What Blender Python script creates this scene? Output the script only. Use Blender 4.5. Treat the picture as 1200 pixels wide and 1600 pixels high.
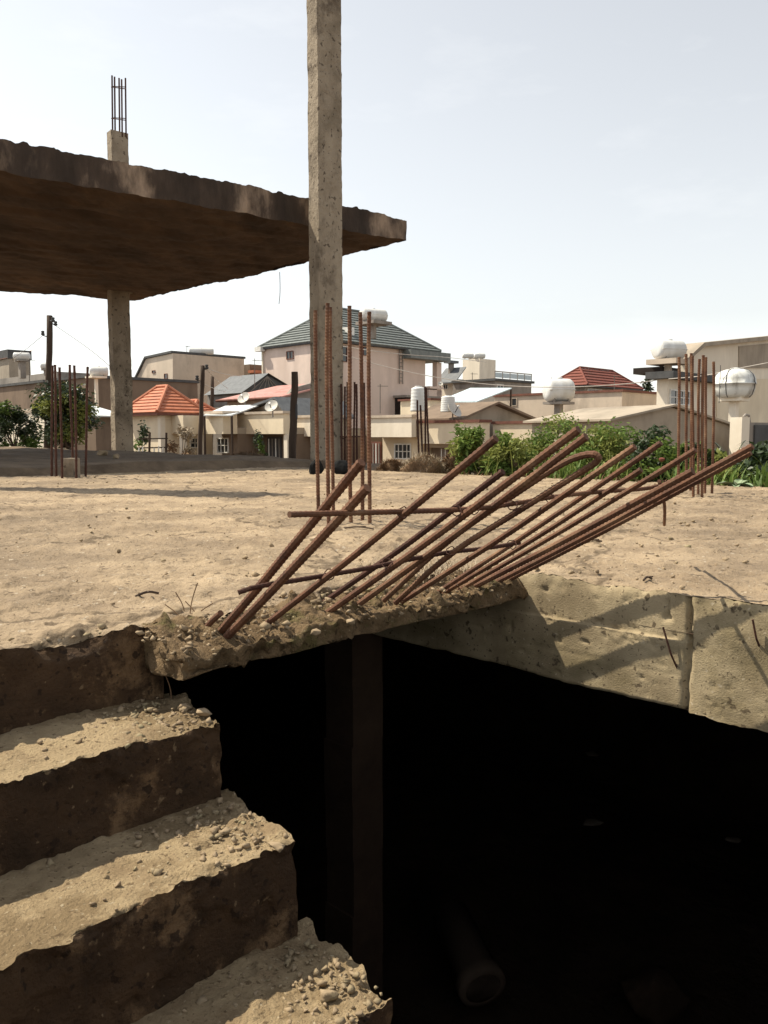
import bpy, bmesh, math, random
import numpy as np
from mathutils import Vector, Matrix
R = math.radians
random.seed(7)
rng = np.random.default_rng(7)
for o in list(bpy.data.objects): bpy.data.objects.remove(o)
S = bpy.context.scene
COL = S.collection

# ------------------------------------------------------------ camera, sky, sun
F, CX, CY, HOR, CH = 1280.0, 600.0, 800.0, 681.0, 0.5
PITCH = math.atan((CY - HOR) / F)
cd = bpy.data.cameras.new('camera'); cam = bpy.data.objects.new('camera', cd); COL.objects.link(cam)
cd.sensor_fit = 'VERTICAL'; cd.sensor_height = 32; cd.lens = 32 * F / 1600
cd.clip_start = 0.02; cd.clip_end = 3000
cam.location = (0, 0, CH); cam.rotation_euler = (math.pi/2 - PITCH, 0, 0)
S.camera = cam
S.render.resolution_x, S.render.resolution_y = 768, 1024

LIGHT = Vector((0.70, -0.219, -1.0)).normalized()      # the way the sunlight travels
w = bpy.data.worlds.new('World'); S.world = w; w.use_nodes = True
nt = w.node_tree; nt.nodes.clear()
out = nt.nodes.new('ShaderNodeOutputWorld'); bg = nt.nodes.new('ShaderNodeBackground')
sky = nt.nodes.new('ShaderNodeTexSky'); sky.sky_type = 'NISHITA'; sky.sun_disc = False
sky.sun_elevation = math.asin(-LIGHT.z); sky.sun_rotation = math.atan2(-LIGHT.x, -LIGHT.y) % (2*math.pi)
sky.air_density = 2.0; sky.dust_density = 1.0; sky.ozone_density = 1.0; sky.altitude = 2300
hsv = nt.nodes.new('ShaderNodeHueSaturation'); hsv.inputs['Saturation'].default_value = 0.22
nt.links.new(sky.outputs[0], hsv.inputs['Color'])
wtc = nt.nodes.new('ShaderNodeTexCoord'); wmp = nt.nodes.new('ShaderNodeMapping'); wmp.inputs['Scale'].default_value = (2.2, 2.2, 7.0)
wn = nt.nodes.new('ShaderNodeTexNoise'); wn.inputs['Scale'].default_value = 2.6; wn.inputs['Detail'].default_value = 9; wn.inputs['Roughness'].default_value = .58
wr = nt.nodes.new('ShaderNodeValToRGB'); wr.color_ramp.elements[0].position = .53; wr.color_ramp.elements[1].position = .80; wr.color_ramp.elements[1].color = (.20, .20, .20, 1)
wm = nt.nodes.new('ShaderNodeMix'); wm.data_type = 'RGBA'; wm.inputs['B'].default_value = (7.6, 7.6, 7.5, 1)
nt.links.new(wtc.outputs['Generated'], wmp.inputs['Vector']); nt.links.new(wmp.outputs[0], wn.inputs['Vector']); nt.links.new(wn.outputs['Fac'], wr.inputs['Fac'])
nt.links.new(wr.outputs['Color'], wm.inputs['Factor']); nt.links.new(hsv.outputs[0], wm.inputs['A']); nt.links.new(wm.outputs['Result'], bg.inputs['Color'])
nt.links.new(bg.outputs[0], out.inputs['Surface'])
bg.inputs['Strength'].default_value = 0.122
sd = bpy.data.lights.new('sun', 'SUN'); sd.energy = 5.0; sd.angle = R(0.5); sd.color = (1.0, 0.92, 0.76)
sun = bpy.data.objects.new('sun', sd); COL.objects.link(sun)
sun.rotation_euler = LIGHT.to_track_quat('-Z', 'Y').to_euler(); sun.location = (-20, 10, 30)
vs = S.view_settings; vs.view_transform = 'Standard'; vs.look = 'None'; vs.gamma = 1; vs.exposure = 0.45
vs.use_curve_mapping = False

# ------------------------------------------------------------ geometry helpers
def ray(px, py):
    x = (px - CX) / F; y = (CY - py) / F
    cp, sp = math.cos(PITCH), math.sin(PITCH)
    return Vector((x, cp + y*sp, -sp + y*cp))
def at(px, py, D):
    d = ray(px, py); return Vector((0, 0, CH)) + d * (D / d.y)
def at_z(px, py, z):
    d = ray(px, py); return Vector((0, 0, CH)) + d * ((z - CH) / d.z)
Q = math.sqrt(.5)
def W(u, v, z=0.0): return Vector(((u - v)*Q, (u + v)*Q, z))     # building axes -> world
def UV(p): return ((p.x + p.y)*Q, (p.y - p.x)*Q)
def at_u(px, py, u):
    d = ray(px, py); return Vector((0, 0, CH)) + d * (u / ((d.x + d.y)*Q))
def px_of(p):
    q = p - Vector((0, 0, CH)); cp, sp = math.cos(PITCH), math.sin(PITCH)
    zf = q.y*cp - q.z*sp; yu = q.y*sp + q.z*cp
    return (CX + F*q.x/zf, CY - F*yu/zf)

def _h(ix, iy, iz, s):
    h = (ix*374761393 + iy*668265263 + iz*1440662683 + s*974711) & 0xffffffff
    h = ((h ^ (h >> 13))*1274126177) & 0xffffffff
    h = ((h ^ (h >> 15))*2246822519) & 0xffffffff
    return ((h ^ (h >> 16)) & 0xffffff) / float(0xffffff)
def vnoise(p, s=0):
    i = np.floor(p).astype(np.int64); f = p - i; f = f*f*(3 - 2*f); i = i + 100000
    r = 0
    for dx in (0, 1):
        for dy in (0, 1):
            for dz in (0, 1):
                wgt = (f[:, 0] if dx else 1-f[:, 0])*(f[:, 1] if dy else 1-f[:, 1])*(f[:, 2] if dz else 1-f[:, 2])
                r = r + wgt*_h(i[:, 0]+dx, i[:, 1]+dy, i[:, 2]+dz, s)
    return r*2 - 1
def fbm(p, s=0, o=4, g=.5):
    a, t, r = 1.0, 0, 0
    for k in range(o):
        r = r + a*vnoise(p*(2**k), s+k*17); t += a; a *= g
    return r/t

class MB:
    """collects shapes for ONE mesh object"""
    def __init__(s): s.v = []; s.f = []
    def add(s, vs, fs):
        n = len(s.v); s.v += [tuple(x) for x in vs]; s.f += [tuple(i+n for i in f) for f in fs]; return s
    def box(s, x0, x1, y0, y1, z0, z1):
        v = [(x, y, z) for z in (z0, z1) for y in (y0, y1) for x in (x0, x1)]
        return s.add(v, [(0,2,3,1),(4,5,7,6),(0,1,5,4),(2,6,7,3),(0,4,6,2),(1,3,7,5)])
    def prism(s, poly, d):
        n = len(poly); d = Vector(d); v = [Vector(p) for p in poly] + [Vector(p)+d for p in poly]
        fs = [tuple(range(n)), tuple(range(2*n-1, n-1, -1))] + [(i, i+n, (i+1) % n+n, (i+1) % n) for i in range(n)]
        return s.add(v, fs)
    def tube(s, pts, r, n=8, cap=True, rad=None):
        pts = [Vector(p) for p in pts]; vs = []; m = len(pts)
        t0 = (pts[1]-pts[0]).normalized(); up = Vector((0,0,1)) if abs(t0.z) < .9 else Vector((1,0,0))
        b = t0.cross(up).normalized()
        for i, p in enumerate(pts):
            t = (pts[min(i+1, m-1)] - pts[max(i-1, 0)]).normalized()
            b = (b - t*b.dot(t)).normalized(); c = t.cross(b)
            rr = rad[i] if rad is not None else r
            for k in range(n):
                a = 2*math.pi*k/n; vs.append(p + (b*math.cos(a) + c*math.sin(a))*rr)
        fs = [(i*n+k, i*n+(k+1) % n, (i+1)*n+(k+1) % n, (i+1)*n+k) for i in range(m-1) for k in range(n)]
        if cap: fs += [tuple(range(n-1, -1, -1)), tuple(range((m-1)*n, m*n))]
        return s.add(vs, fs)
    def lathe(s, prof, n=24, axis='z', o=(0,0,0)):
        vs = []
        for r, h in prof:
            for k in range(n):
                a = 2*math.pi*k/n; x, y = r*math.cos(a), r*math.sin(a)
                p = (x, y, h) if axis == 'z' else (h, x, y)
                vs.append((p[0]+o[0], p[1]+o[1], p[2]+o[2]))
        m = len(prof)
        fs = [(i*n+k, i*n+(k+1) % n, (i+1)*n+(k+1) % n, (i+1)*n+k) for i in range(m-1) for k in range(n)]
        fs += [tuple(range(n-1, -1, -1)), tuple(range((m-1)*n, m*n))]
        return s.add(vs, fs)
    def build(s, name, m, parent=None, smooth=False):
        me = bpy.data.meshes.new(name); me.from_pydata(s.v, [], s.f); me.update()
        return link(name, me, m, parent, smooth)
def link(name, me, m, parent=None, smooth=False):
    if m is not None: me.materials.append(m)
    if smooth: me.polygons.foreach_set('use_smooth', [True]*len(me.polygons))
    o = bpy.data.objects.new(name, me); COL.objects.link(o)
    if parent: o.parent = parent
    return o
def tag(o, label=None, cat=None, group=None, kind=None):
    if label: o['label'] = label
    if cat: o['category'] = cat
    if group: o['group'] = group
    if kind: o['kind'] = kind
    return o
def thing(name, loc, label, cat, group=None, rz=0):
    o = bpy.data.objects.new(name, None); COL.objects.link(o); o.location = loc; o.rotation_euler = (0, 0, rz)
    o.empty_display_size = .2
    return tag(o, label, cat, group)
def npmesh(name, V, Fq, m, parent=None, smooth=False):
    me = bpy.data.meshes.new(name)
    nv, nf, k = len(V), len(Fq), Fq.shape[1]
    me.vertices.add(nv); me.vertices.foreach_set('co', np.asarray(V, dtype=np.float32).ravel())
    me.loops.add(nf*k); me.loops.foreach_set('vertex_index', Fq.astype(np.int32).ravel())
    me.polygons.add(nf); me.polygons.foreach_set('loop_start', np.arange(0, nf*k, k, dtype=np.int32))
    me.update(calc_edges=True); me.validate()
    return link(name, me, m, parent, smooth)
def gridfaces(n, m, off=0, keep=None, flip=False):
    i, j = np.meshgrid(np.arange(n-1), np.arange(m-1), indexing='ij')
    a = (i*m + j).ravel()
    q = np.stack([a, a+m, a+m+1, a+1], 1)
    if flip: q = q[:, ::-1]
    if keep is not None: q = q[keep.ravel()]
    return q + off

# ------------------------------------------------------------ materials
def mat(name, c1, c2=None, c3=None, scale=3.0, detail=6.0, rough=.9, bump=.2, bscale=30.0, metal=0.0, spec=.25,
        c4=None, scale2=.6, stretch=(1,1,1), transl=0.0, dist=.02, lo=.35, hi=.65, t4=(.5,.68), speck=None, cracks=None, drips=None):
    m = bpy.data.materials.new(name); m.use_nodes = True; t = m.node_tree; N = t.nodes; L = t.links
    b = N['Principled BSDF']; b.inputs['Roughness'].default_value = rough; b.inputs['Metallic'].default_value = metal
    b.inputs['Specular IOR Level'].default_value = spec
    tc = N.new('ShaderNodeTexCoord'); mp = N.new('ShaderNodeMapping'); mp.inputs['Scale'].default_value = stretch
    L.new(tc.outputs['Object'], mp.inputs['Vector'])
    c2 = c2 or tuple(x*.75 for x in c1)
    n1 = N.new('ShaderNodeTexNoise'); n1.inputs['Scale'].default_value = scale; n1.inputs['Detail'].default_value = detail
    n1.inputs['Roughness'].default_value = .62
    L.new(mp.outputs[0], n1.inputs['Vector'])
    cr = N.new('ShaderNodeValToRGB'); e = cr.color_ramp.elements
    e[0].position = lo; e[0].color = (*c1, 1); e[1].position = hi; e[1].color = (*c2, 1)
    if c3: x = e.new((lo+hi)/2); x.color = (*c3, 1)
    L.new(n1.outputs['Fac'], cr.inputs['Fac'])
    colo = cr.outputs['Color']
    if c4:
        n2 = N.new('ShaderNodeTexNoise'); n2.inputs['Scale'].default_value = scale2; n2.inputs['Detail'].default_value = 8
        n2.inputs['Roughness'].default_value = .7
        L.new(mp.outputs[0], n2.inputs['Vector'])
        r2 = N.new('ShaderNodeValToRGB'); r2.color_ramp.elements[0].position = t4[0]; r2.color_ramp.elements[1].position = t4[1]
        L.new(n2.outputs['Fac'], r2.inputs['Fac'])
        mx = N.new('ShaderNodeMix'); mx.data_type = 'RGBA'
        L.new(r2.outputs['Color'], mx.inputs['Factor']); L.new(colo, mx.inputs['A']); mx.inputs['B'].default_value = (*c4, 1)
        colo = mx.outputs['Result']
    def over(fac, col):
        nonlocal colo
        mx = N.new('ShaderNodeMix'); mx.data_type = 'RGBA'; L.new(fac, mx.inputs['Factor']); L.new(colo, mx.inputs['A']); mx.inputs['B'].default_value = (*col, 1); colo = mx.outputs['Result']
    def ramp(src, p0, p1, v0=0.0, v1=1.0):
        r = N.new('ShaderNodeValToRGB'); r.color_ramp.elements[0].position = p0; r.color_ramp.elements[1].position = p1
        r.color_ramp.elements[0].color = (v0,v0,v0,1); r.color_ramp.elements[1].color = (v1,v1,v1,1); L.new(src, r.inputs['Fac']); return r.outputs['Color']
    if drips:                                   # rain streaks running down a wall
        mp2 = N.new('ShaderNodeMapping'); mp2.inputs['Scale'].default_value = (drips[1], drips[1], drips[1]*.06); L.new(tc.outputs['Object'], mp2.inputs['Vector'])
        nd = N.new('ShaderNodeTexNoise'); nd.inputs['Scale'].default_value = 1; nd.inputs['Detail'].default_value = 5; L.new(mp2.outputs[0], nd.inputs['Vector'])
        over(ramp(nd.outputs['Fac'], .52, .75, 0, drips[2]), drips[0])
    if speck:                                   # grit: (colour, scale, threshold)
        for col, sc, th in speck:
            ns = N.new('ShaderNodeTexNoise'); ns.inputs['Scale'].default_value = sc; ns.inputs['Detail'].default_value = 3; L.new(tc.outputs['Object'], ns.inputs['Vector'])
            over(ramp(ns.outputs['Fac'], th, th+.05, 0, .8), col)
    if cracks:
        nw = N.new('ShaderNodeTexNoise'); nw.inputs['Scale'].default_value = 1.7; nw.inputs['Detail'].default_value = 6; L.new(tc.outputs['Object'], nw.inputs['Vector'])
        av = N.new('ShaderNodeVectorMath'); av.operation = 'MULTIPLY_ADD'; av.inputs[1].default_value = (.9,.9,.9); L.new(nw.outputs['Color'], av.inputs[0]); L.new(tc.outputs['Object'], av.inputs[2])
        vo = N.new('ShaderNodeTexVoronoi'); vo.feature = 'DISTANCE_TO_EDGE'; vo.inputs['Scale'].default_value = cracks[1]; L.new(av.outputs[0], vo.inputs['Vector'])
        over(ramp(vo.outputs['Distance'], .004, .016, .75, 0), cracks[0])
    L.new(colo, b.inputs['Base Color'])
    if bump:
        n3 = N.new('ShaderNodeTexNoise'); n3.inputs['Scale'].default_value = bscale; n3.inputs['Detail'].default_value = 8
        n3.inputs['Roughness'].default_value = .65
        L.new(mp.outputs[0], n3.inputs['Vector'])
        bp = N.new('ShaderNodeBump'); bp.inputs['Strength'].default_value = bump; bp.inputs['Distance'].default_value = dist
        L.new(n3.outputs['Fac'], bp.inputs['Height']); L.new(bp.outputs[0], b.inputs['Normal'])
    if transl:
        tr = N.new('ShaderNodeBsdfTranslucent'); L.new(colo, tr.inputs['Color'])
        ms = N.new('ShaderNodeMixShader'); ms.inputs[0].default_value = transl
        L.new(b.outputs[0], ms.inputs[1]); L.new(tr.outputs[0], ms.inputs[2]); L.new(ms.outputs[0], N['Material Output'].inputs['Surface'])
    return m
M = {}
M['deck'] = mat('dusty_concrete', (.42,.316,.205), (.245,.178,.113), (.36,.268,.172), scale=2.6, detail=14, bump=.9, bscale=60, c4=(.205,.152,.10), scale2=.75, t4=(.44,.62), dist=.016, speck=[((.13,.092,.057),20,.62),((.46,.385,.29),42,.65),((.10,.07,.044),66,.635)], cracks=((.11,.078,.048), .62))
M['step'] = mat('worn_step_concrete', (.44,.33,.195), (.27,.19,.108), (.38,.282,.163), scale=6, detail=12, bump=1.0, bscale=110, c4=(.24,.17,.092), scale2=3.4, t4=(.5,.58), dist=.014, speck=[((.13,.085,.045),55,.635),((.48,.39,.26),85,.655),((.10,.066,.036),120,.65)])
M['riser'] = mat('shade_darkened_dirty_concrete', (.105,.060,.030), (.046,.026,.013), (.075,.042,.021), scale=5, detail=14, bump=1.0, bscale=80, c4=(.22,.135,.07), scale2=5.5, t4=(.54,.63), dist=.018, speck=[((.27,.185,.105),30,.675),((.028,.015,.008),46,.61),((.30,.21,.125),70,.70)])  # dirt stains, plus the risers' shade put into the base colour
M['broken'] = mat('broken_concrete', (.26,.175,.094), (.12,.077,.038), (.20,.133,.07), scale=12, detail=10, bump=1.0, bscale=120, c4=(.17,.135,.055), scale2=6, t4=(.54,.62), dist=.018, speck=[((.07,.045,.022),46,.60),((.40,.32,.21),70,.66)])
M['beam'] = mat('formed_concrete', (.45,.36,.225), (.27,.208,.125), (.39,.308,.19), scale=3.6, detail=14, bump=.8, bscale=150, c4=(.21,.165,.088), scale2=2.2, t4=(.48,.66), dist=.003, stretch=(1,1,1.3), drips=((.16,.12,.07), 8, .65), speck=[((.075,.052,.032),32,.64),((.46,.38,.27),55,.68),((.06,.042,.027),80,.65)])
M['slabtop'] = mat('weathered_slab_edge', (.04,.029,.022), (.34,.25,.18), (.075,.053,.04), scale=1.5, detail=8, bump=.8, bscale=16, c4=(.042,.031,.024), scale2=1.1, dist=.03, stretch=(1,1,.4), drips=((.03,.022,.018), 3.5, .85))
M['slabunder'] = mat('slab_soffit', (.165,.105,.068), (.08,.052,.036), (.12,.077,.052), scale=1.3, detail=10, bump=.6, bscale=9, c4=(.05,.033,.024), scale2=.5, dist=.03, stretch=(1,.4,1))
M['column'] = mat('grey_column_concrete', (.35,.29,.215), (.21,.17,.122), (.30,.245,.18), scale=2.0, detail=10, bump=1.0, bscale=28, c4=(.125,.097,.07), scale2=1.5, t4=(.52,.64), dist=.02, stretch=(1,1,.7), speck=[((.07,.052,.038),13,.62)])
M['dirt'] = mat('dry_soil', (.205,.145,.092), (.095,.066,.042), (.15,.107,.068), scale=2.2, bump=.9, bscale=9, c4=(.15,.11,.07), scale2=.8, dist=.06)  # base tone lowered to deepen the slab's shadow band on the soil
M['base_dirt'] = mat('shade_darkened_basement_soil', (.09,.06,.038), (.045,.03,.02), scale=2, bump=.9, bscale=6, dist=.06)  # the pit's darkness is painted into this soil colour
M['base_conc'] = mat('shade_darkened_basement_concrete', (.085,.053,.033), (.045,.028,.018), scale=3, bump=.4, bscale=20)  # concrete colour darkened to stand in for shade below the deck
M['rust'] = mat('rusted_steel', (.155,.07,.036), (.07,.031,.018), (.115,.051,.028), scale=24, bump=.5, bscale=160, rough=.78, spec=.3, c4=(.24,.135,.075), scale2=6, dist=.003)
M['rust_dark'] = mat('dark_rusted_steel', (.085,.036,.023), (.05,.022,.015), scale=20, bump=.4, bscale=120, rough=.8)
M['stone'] = mat('rubble_stone', (.36,.27,.17), (.22,.16,.10), scale=9, bump=.6, bscale=60, c4=(.25,.21,.12), scale2=6, dist=.006)
M['wood'] = mat('weathered_timber', (.09,.062,.045), (.05,.034,.025), scale=6, bump=.6, bscale=25, stretch=(1,1,.15))
M['straw'] = mat('dry_straw', (.40,.33,.24), (.24,.185,.125), scale=12, bump=0, rough=1)
M['strawbrown'] = mat('brown_dry_grass', (.24,.15,.085), (.13,.08,.045), scale=12, bump=0, rough=1)
M['leaf'] = mat('green_leaf', (.16,.225,.05), (.085,.14,.03), scale=2.5, bump=0, rough=.6, transl=.3)
M['leaf_y'] = mat('yellow_green_leaf', (.26,.28,.075), (.16,.19,.045), scale=2.5, bump=0, rough=.6, transl=.3)
M['leaf_d'] = mat('dark_green_leaf', (.042,.068,.022), (.022,.036,.012), scale=2.5, bump=0, rough=.45, spec=.5, transl=.15)
M['leaf_p'] = mat('pale_agave_leaf', (.27,.33,.20), (.18,.24,.13), scale=4, bump=0, rough=.6)
M['bark'] = mat('brown_bark', (.10,.07,.05), (.055,.038,.027), scale=10, bump=.5, bscale=30)
def wallmat(n, c, d=.72, st=None): 
    return mat(n, c, tuple(x*d for x in c), tuple(x*.9 for x in c), scale=.9, bump=.2, bscale=10, c4=st or tuple(x*.62 for x in c), scale2=.45, stretch=(1,1,.5), dist=.02, drips=(tuple(x*.6 for x in c), 1.3, .28))
M['cream'] = wallmat('cream_render', (.80,.68,.50), .88, (.64,.53,.385))
M['pale'] = wallmat('pale_render', (.82,.73,.595), .88, (.66,.575,.455))
M['pink'] = wallmat('pink_render', (.72,.575,.49), .88, (.62,.48,.40))
M['beige'] = wallmat('beige_render', (.60,.50,.395), .86)
M['greybeige'] = wallmat('grey_beige_render', (.40,.335,.26))
M['brown'] = wallmat('brown_block_wall', (.22,.16,.115))
M['greywall'] = wallmat('grey_cement_wall', (.30,.265,.23))
M['darkin'] = mat('dark_interior', (.03,.022,.018), bump=0)
M['orange'] = mat('orange_roof_tile', (.52,.20,.11), (.42,.15,.085), scale=3, bump=.3, bscale=20, rough=.7, c4=(.34,.14,.085), scale2=1.2)
M['redroof'] = mat('red_roof_tile', (.22,.07,.05), (.16,.055,.04), scale=3, bump=.3, bscale=20, rough=.8, c4=(.15,.06,.045), scale2=1)
M['greyroof'] = mat('grey_green_roof_tile', (.20,.215,.205), (.13,.145,.14), scale=3, bump=.3, bscale=14, rough=.55)
M['slate'] = mat('slate_grey_roof', (.15,.155,.16), (.10,.105,.11), scale=3, bump=.2, rough=.6)
M['zinc'] = mat('pale_metal_sheet', (.72,.74,.74), (.58,.60,.60), scale=1.2, bump=.1, rough=.55, spec=.4, c4=(.55,.50,.44), scale2=.7)
M['zincblue'] = mat('pale_blue_metal_sheet', (.60,.70,.74), (.50,.59,.62), scale=1.2, bump=.1, rough=.5)
M['pinkroof'] = mat('faded_red_metal_sheet', (.52,.28,.24), (.40,.19,.16), scale=2, bump=.1, rough=.6, c4=(.33,.13,.10), scale2=.8)
M['trim'] = mat('red_brown_trim', (.20,.085,.06), (.13,.06,.045), scale=4, bump=.2)
M['darktrim'] = mat('dark_grey_trim', (.10,.10,.10), (.07,.07,.07), scale=3, bump=.1)
M['white'] = mat('white_paint', (.78,.77,.73), (.66,.64,.59), scale=3, bump=.05, rough=.5, c4=(.58,.53,.45), scale2=1.1)
M['tank'] = mat('white_tank_plastic', (.70,.70,.68), (.58,.575,.55), scale=2, bump=.03, rough=.42, spec=.4, c4=(.55,.53,.48), scale2=1.3, stretch=(1,1,.4))
M['tankdirty'] = mat('stained_tank_metal', (.72,.72,.68), (.42,.41,.38), (.66,.66,.62), scale=2.4, bump=.1, rough=.38, spec=.5, c4=(.17,.155,.13), scale2=1.6, stretch=(1,1,.5))
M['glass'] = mat('dark_window_glass', (.03,.033,.035), (.02,.022,.024), bump=0, rough=.12, spec=.6)
M['bluegl'] = mat('railing_glass', (.42,.50,.54), (.34,.41,.45), bump=0, rough=.2, spec=.5)
M['dish'] = mat('dish_grey_paint', (.60,.57,.51), (.48,.45,.40), scale=4, bump=.05, rough=.5)
M['wire'] = mat('pale_cable', (.55,.50,.44), bump=0, rough=.6)
M['darkwire'] = mat('dark_cable', (.16,.14,.12), bump=0, rough=.6)
M['sack'] = mat('black_plastic', (.012,.012,.012), (.02,.02,.02), scale=4, bump=.5, bscale=9, rough=.85, spec=.08)
M['green_door'] = mat('dark_gate_steel', (.07,.065,.065), (.05,.046,.045), scale=4, bump=.1, rough=.5)

# ------------------------------------------------------------ the ground, one sheet to the horizon with the basement pit in it
ZG = -1.6
DU0, DU1, DV0, DV1 = -4.4, 8.2, -4.4, 10.3          # deck
PU0, PU1, PV0, PV1 = -4.0, 7.9, -4.0, 9.9           # basement pit
def lines(*segs):
    a = []
    for s0, s1, st in segs: a += list(np.arange(s0, s1-1e-6, st))
    a.append(segs[-1][1]); return np.array(a)
ul = lines((-600,-60,60),(-60,-12,4),(-12,PU0-.1,.6),(PU0-.1,PU0,.1),(PU0,PU1,.7),(PU1,PU1+.1,.1),(PU1+.1,20,.22),(20,60,2),(60,600,45))
vl = lines((-600,-60,60),(-60,-12,4),(-12,PV0-.1,.6),(PV0-.1,PV0,.1),(PV0,PV1,.7),(PV1,PV1+.1,.1),(PV1+.1,28,.22),(28,60,2),(60,600,45))
U, V = np.meshgrid(ul, vl, indexing='ij'); u, v = U.ravel(), V.ravel()
def sm(x, a, b):
    t = np.clip((x-a)/(b-a), 0, 1); return t*t*(3-2*t)
P3 = np.stack([u, v, u*0], 1)
site = (1-sm(u, np.where(v > 9, 11.7, 9.8), np.where(v > 9, 14.0, 13)))*(1-sm(v, 24, 30))
zz = ZG + site*(ZG*-1 - .06) + fbm(P3*.9, 3, 5)*.07*site + .06*sm(v, 14, 20)*site
zz += fbm(P3*4, 9, 3)*.025*site
zz += .17*sm(v, 10.42, 10.55)*site*sm(u, 10.5, 9.0)
inp = (u > PU0-.01) & (u < PU1+.01) & (v > PV0-.01) & (v < PV1+.01)
zz = np.where(inp, -3.05 + fbm(P3*.8, 5, 4)*.25, zz)
onrim = ~inp & (u > DU0) & (u < DU1) & (v > DV0) & (v < DV1)
zz = np.where(onrim, np.minimum(zz, -.125), zz)
GX, GY = (u-v)*Q, (u+v)*Q
# dirt everywhere, soil with shade put into its colour in the pit (two materials of one sheet)
fq = gridfaces(len(ul), len(vl))
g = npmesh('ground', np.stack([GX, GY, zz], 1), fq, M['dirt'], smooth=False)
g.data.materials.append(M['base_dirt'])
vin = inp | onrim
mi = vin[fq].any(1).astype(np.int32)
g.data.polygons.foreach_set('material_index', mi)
tag(g, kind='structure')

# ------------------------------------------------------------ the concrete deck with the stairwell opening
HU0, HU1, HV0, HV1 = -.38, 2.47, -1.6, 1.92        # opening
SU1 = 1.09; LU0 = 1.04                                         # right end of the steps
RISE, TREAD = .185, .295
def disp(P, kind='deck'):
    """one displacement field in building axes, so neighbouring patches stay joined"""
    u, v, z = P[:, 0], P[:, 1], P[:, 2]
    D = np.zeros_like(P)
    for k in range(3):
        D[:, k] = fbm(P*7, 20+k, 4)*.004
    big = fbm(np.stack([u*1.1, v*1.1, z*0], 1), 41, 4)
    top = np.exp(-np.abs(z)/.03)
    D[:, 2] += top*(big*.012 + np.abs(fbm(P*16, 44, 3))*.003)
    lump = fbm(np.stack([u*3.5, v*3.5, z*0], 1), 47, 4)
    D[:, 2] += top*np.clip(lump-.35, 0, 1)*.04
    fl = fbm(np.stack([u*9, v*9, z*0], 1), 48, 5); fl2 = fbm(np.stack([u*24, v*24, z*0], 1), 49, 4)
    D[:, 2] += top*(sm(fl, .08, .12)*.005 + sm(fl, .30, .34)*.006 + sm(fl2, .20, .27)*.005 + fl2*.003)
    D[:, 2] += top*fbm(P*55, 46, 2)*.0022
    # chipped rims
    inu = (u > HU0-.12) & (u < HU1+.02)
    dv = np.where(inu & (v > HV1-.03), np.abs(v-HV1), 9)
    du = np.where((u > HU1-.02) & (v < HV1+.1) & (v > HV0), np.abs(u-HU1), 9)
    de = np.minimum(np.hypot(dv, np.minimum(-z, .5)), 9); dr = np.hypot(du, np.minimum(-z, .5))
    n = fbm(P*11, 51, 4); n2 = fbm(P*3.5, 57, 3)
    chip = sm(.6*n + .6*n2, .0, .35)*.75 + .08
    D[:, 2] -= np.exp(-de/.03)*chip*.035
    D[:, 1] += np.exp(-de/.035)*(chip*.05 + n*.03 + fbm(P*28, 53, 3)*.022)
    D[:, 2] += np.exp(-de/.03)*fbm(P*30, 54, 3)*.014
    chipr = np.clip(.7*n + .5*n2 - .02, 0, 1)
    D[:, 2] -= np.exp(-dr/.022)*chipr*.03
    D[:, 0] += np.exp(-dr/.022)*(chipr*.03 + .003 + fbm(P*30, 55, 3)*.008)
    return P + D
def towld(P): return np.stack([(P[:, 0]-P[:, 1])*Q, (P[:, 0]+P[:, 1])*Q, P[:, 2]], 1)
def surf(name, P, n, m, mt, parent=None, keep=None, flip=False, d=True, smooth=True, extra=None):
    PP = disp(P) if d else P
    if extra is not None: PP = PP + extra
    return npmesh(name, towld(PP), gridfaces(n, m, keep=keep, flip=flip), mt, parent, smooth)
du_ = lines((DU0,HU0,.22),(HU0,.4,.04),(.4,3.0,.012),(3.0,DU1,.028))
dv_ = lines((DV0,HV0,.2),(HV0,.5,.07),(.5,HV1,.022),(HV1,2.9,.012),(2.9,5.2,.024),(5.2,DV1,.05))
def near(a, x): a[np.argmin(np.abs(a-x))] = x; return a
du_ = near(near(near(du_, HU0), HU1), SU1); dv_ = near(near(dv_, HV1), HV0)
U, V = np.meshgrid(du_, dv_, indexing='ij')
cu = (U[:-1,:-1]+U[1:,1:])/2; cv = (V[:-1,:-1]+V[1:,1:])/2
keep = ~((cu > HU0) & (cu < HU1) & (cv > HV0) & (cv < HV1))
deck = surf('deck', np.stack([U.ravel(), V.ravel(), U.ravel()*0], 1), len(du_), len(dv_), M['deck'], keep=keep)
tag(deck, kind='structure')
# underside of the deck (basement ceiling) and outer skirts
U2 = np.array([DU0, HU0, HU1, DU1]); V2 = np.array([DV0, HV0, HV1+.25, DV1])
A, B = np.meshgrid(U2, V2, indexing='ij')
cu = (A[:-1,:-1]+A[1:,1:])/2; cv = (B[:-1,:-1]+B[1:,1:])/2
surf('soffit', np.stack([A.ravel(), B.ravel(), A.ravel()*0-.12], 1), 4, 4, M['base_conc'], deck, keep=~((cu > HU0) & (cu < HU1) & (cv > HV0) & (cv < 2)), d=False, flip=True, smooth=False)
mb = MB()
for a, b in (((DU0,DV0),(DU1,DV0)),((DU1,DV0),(DU1,DV1)),((DU1,DV1),(DU0,DV1)),((DU0,DV1),(DU0,DV0)),((HU0,HV0),(HU1,HV0)),((HU0,HV1),(HU0,HV0))):
    mb.add([W(*a,.004), W(*b,.004), W(*b,-.12), W(*a,-.12)], [(0,1,2,3)])
mb.build('slab_edge', M['beam'], deck)
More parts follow.
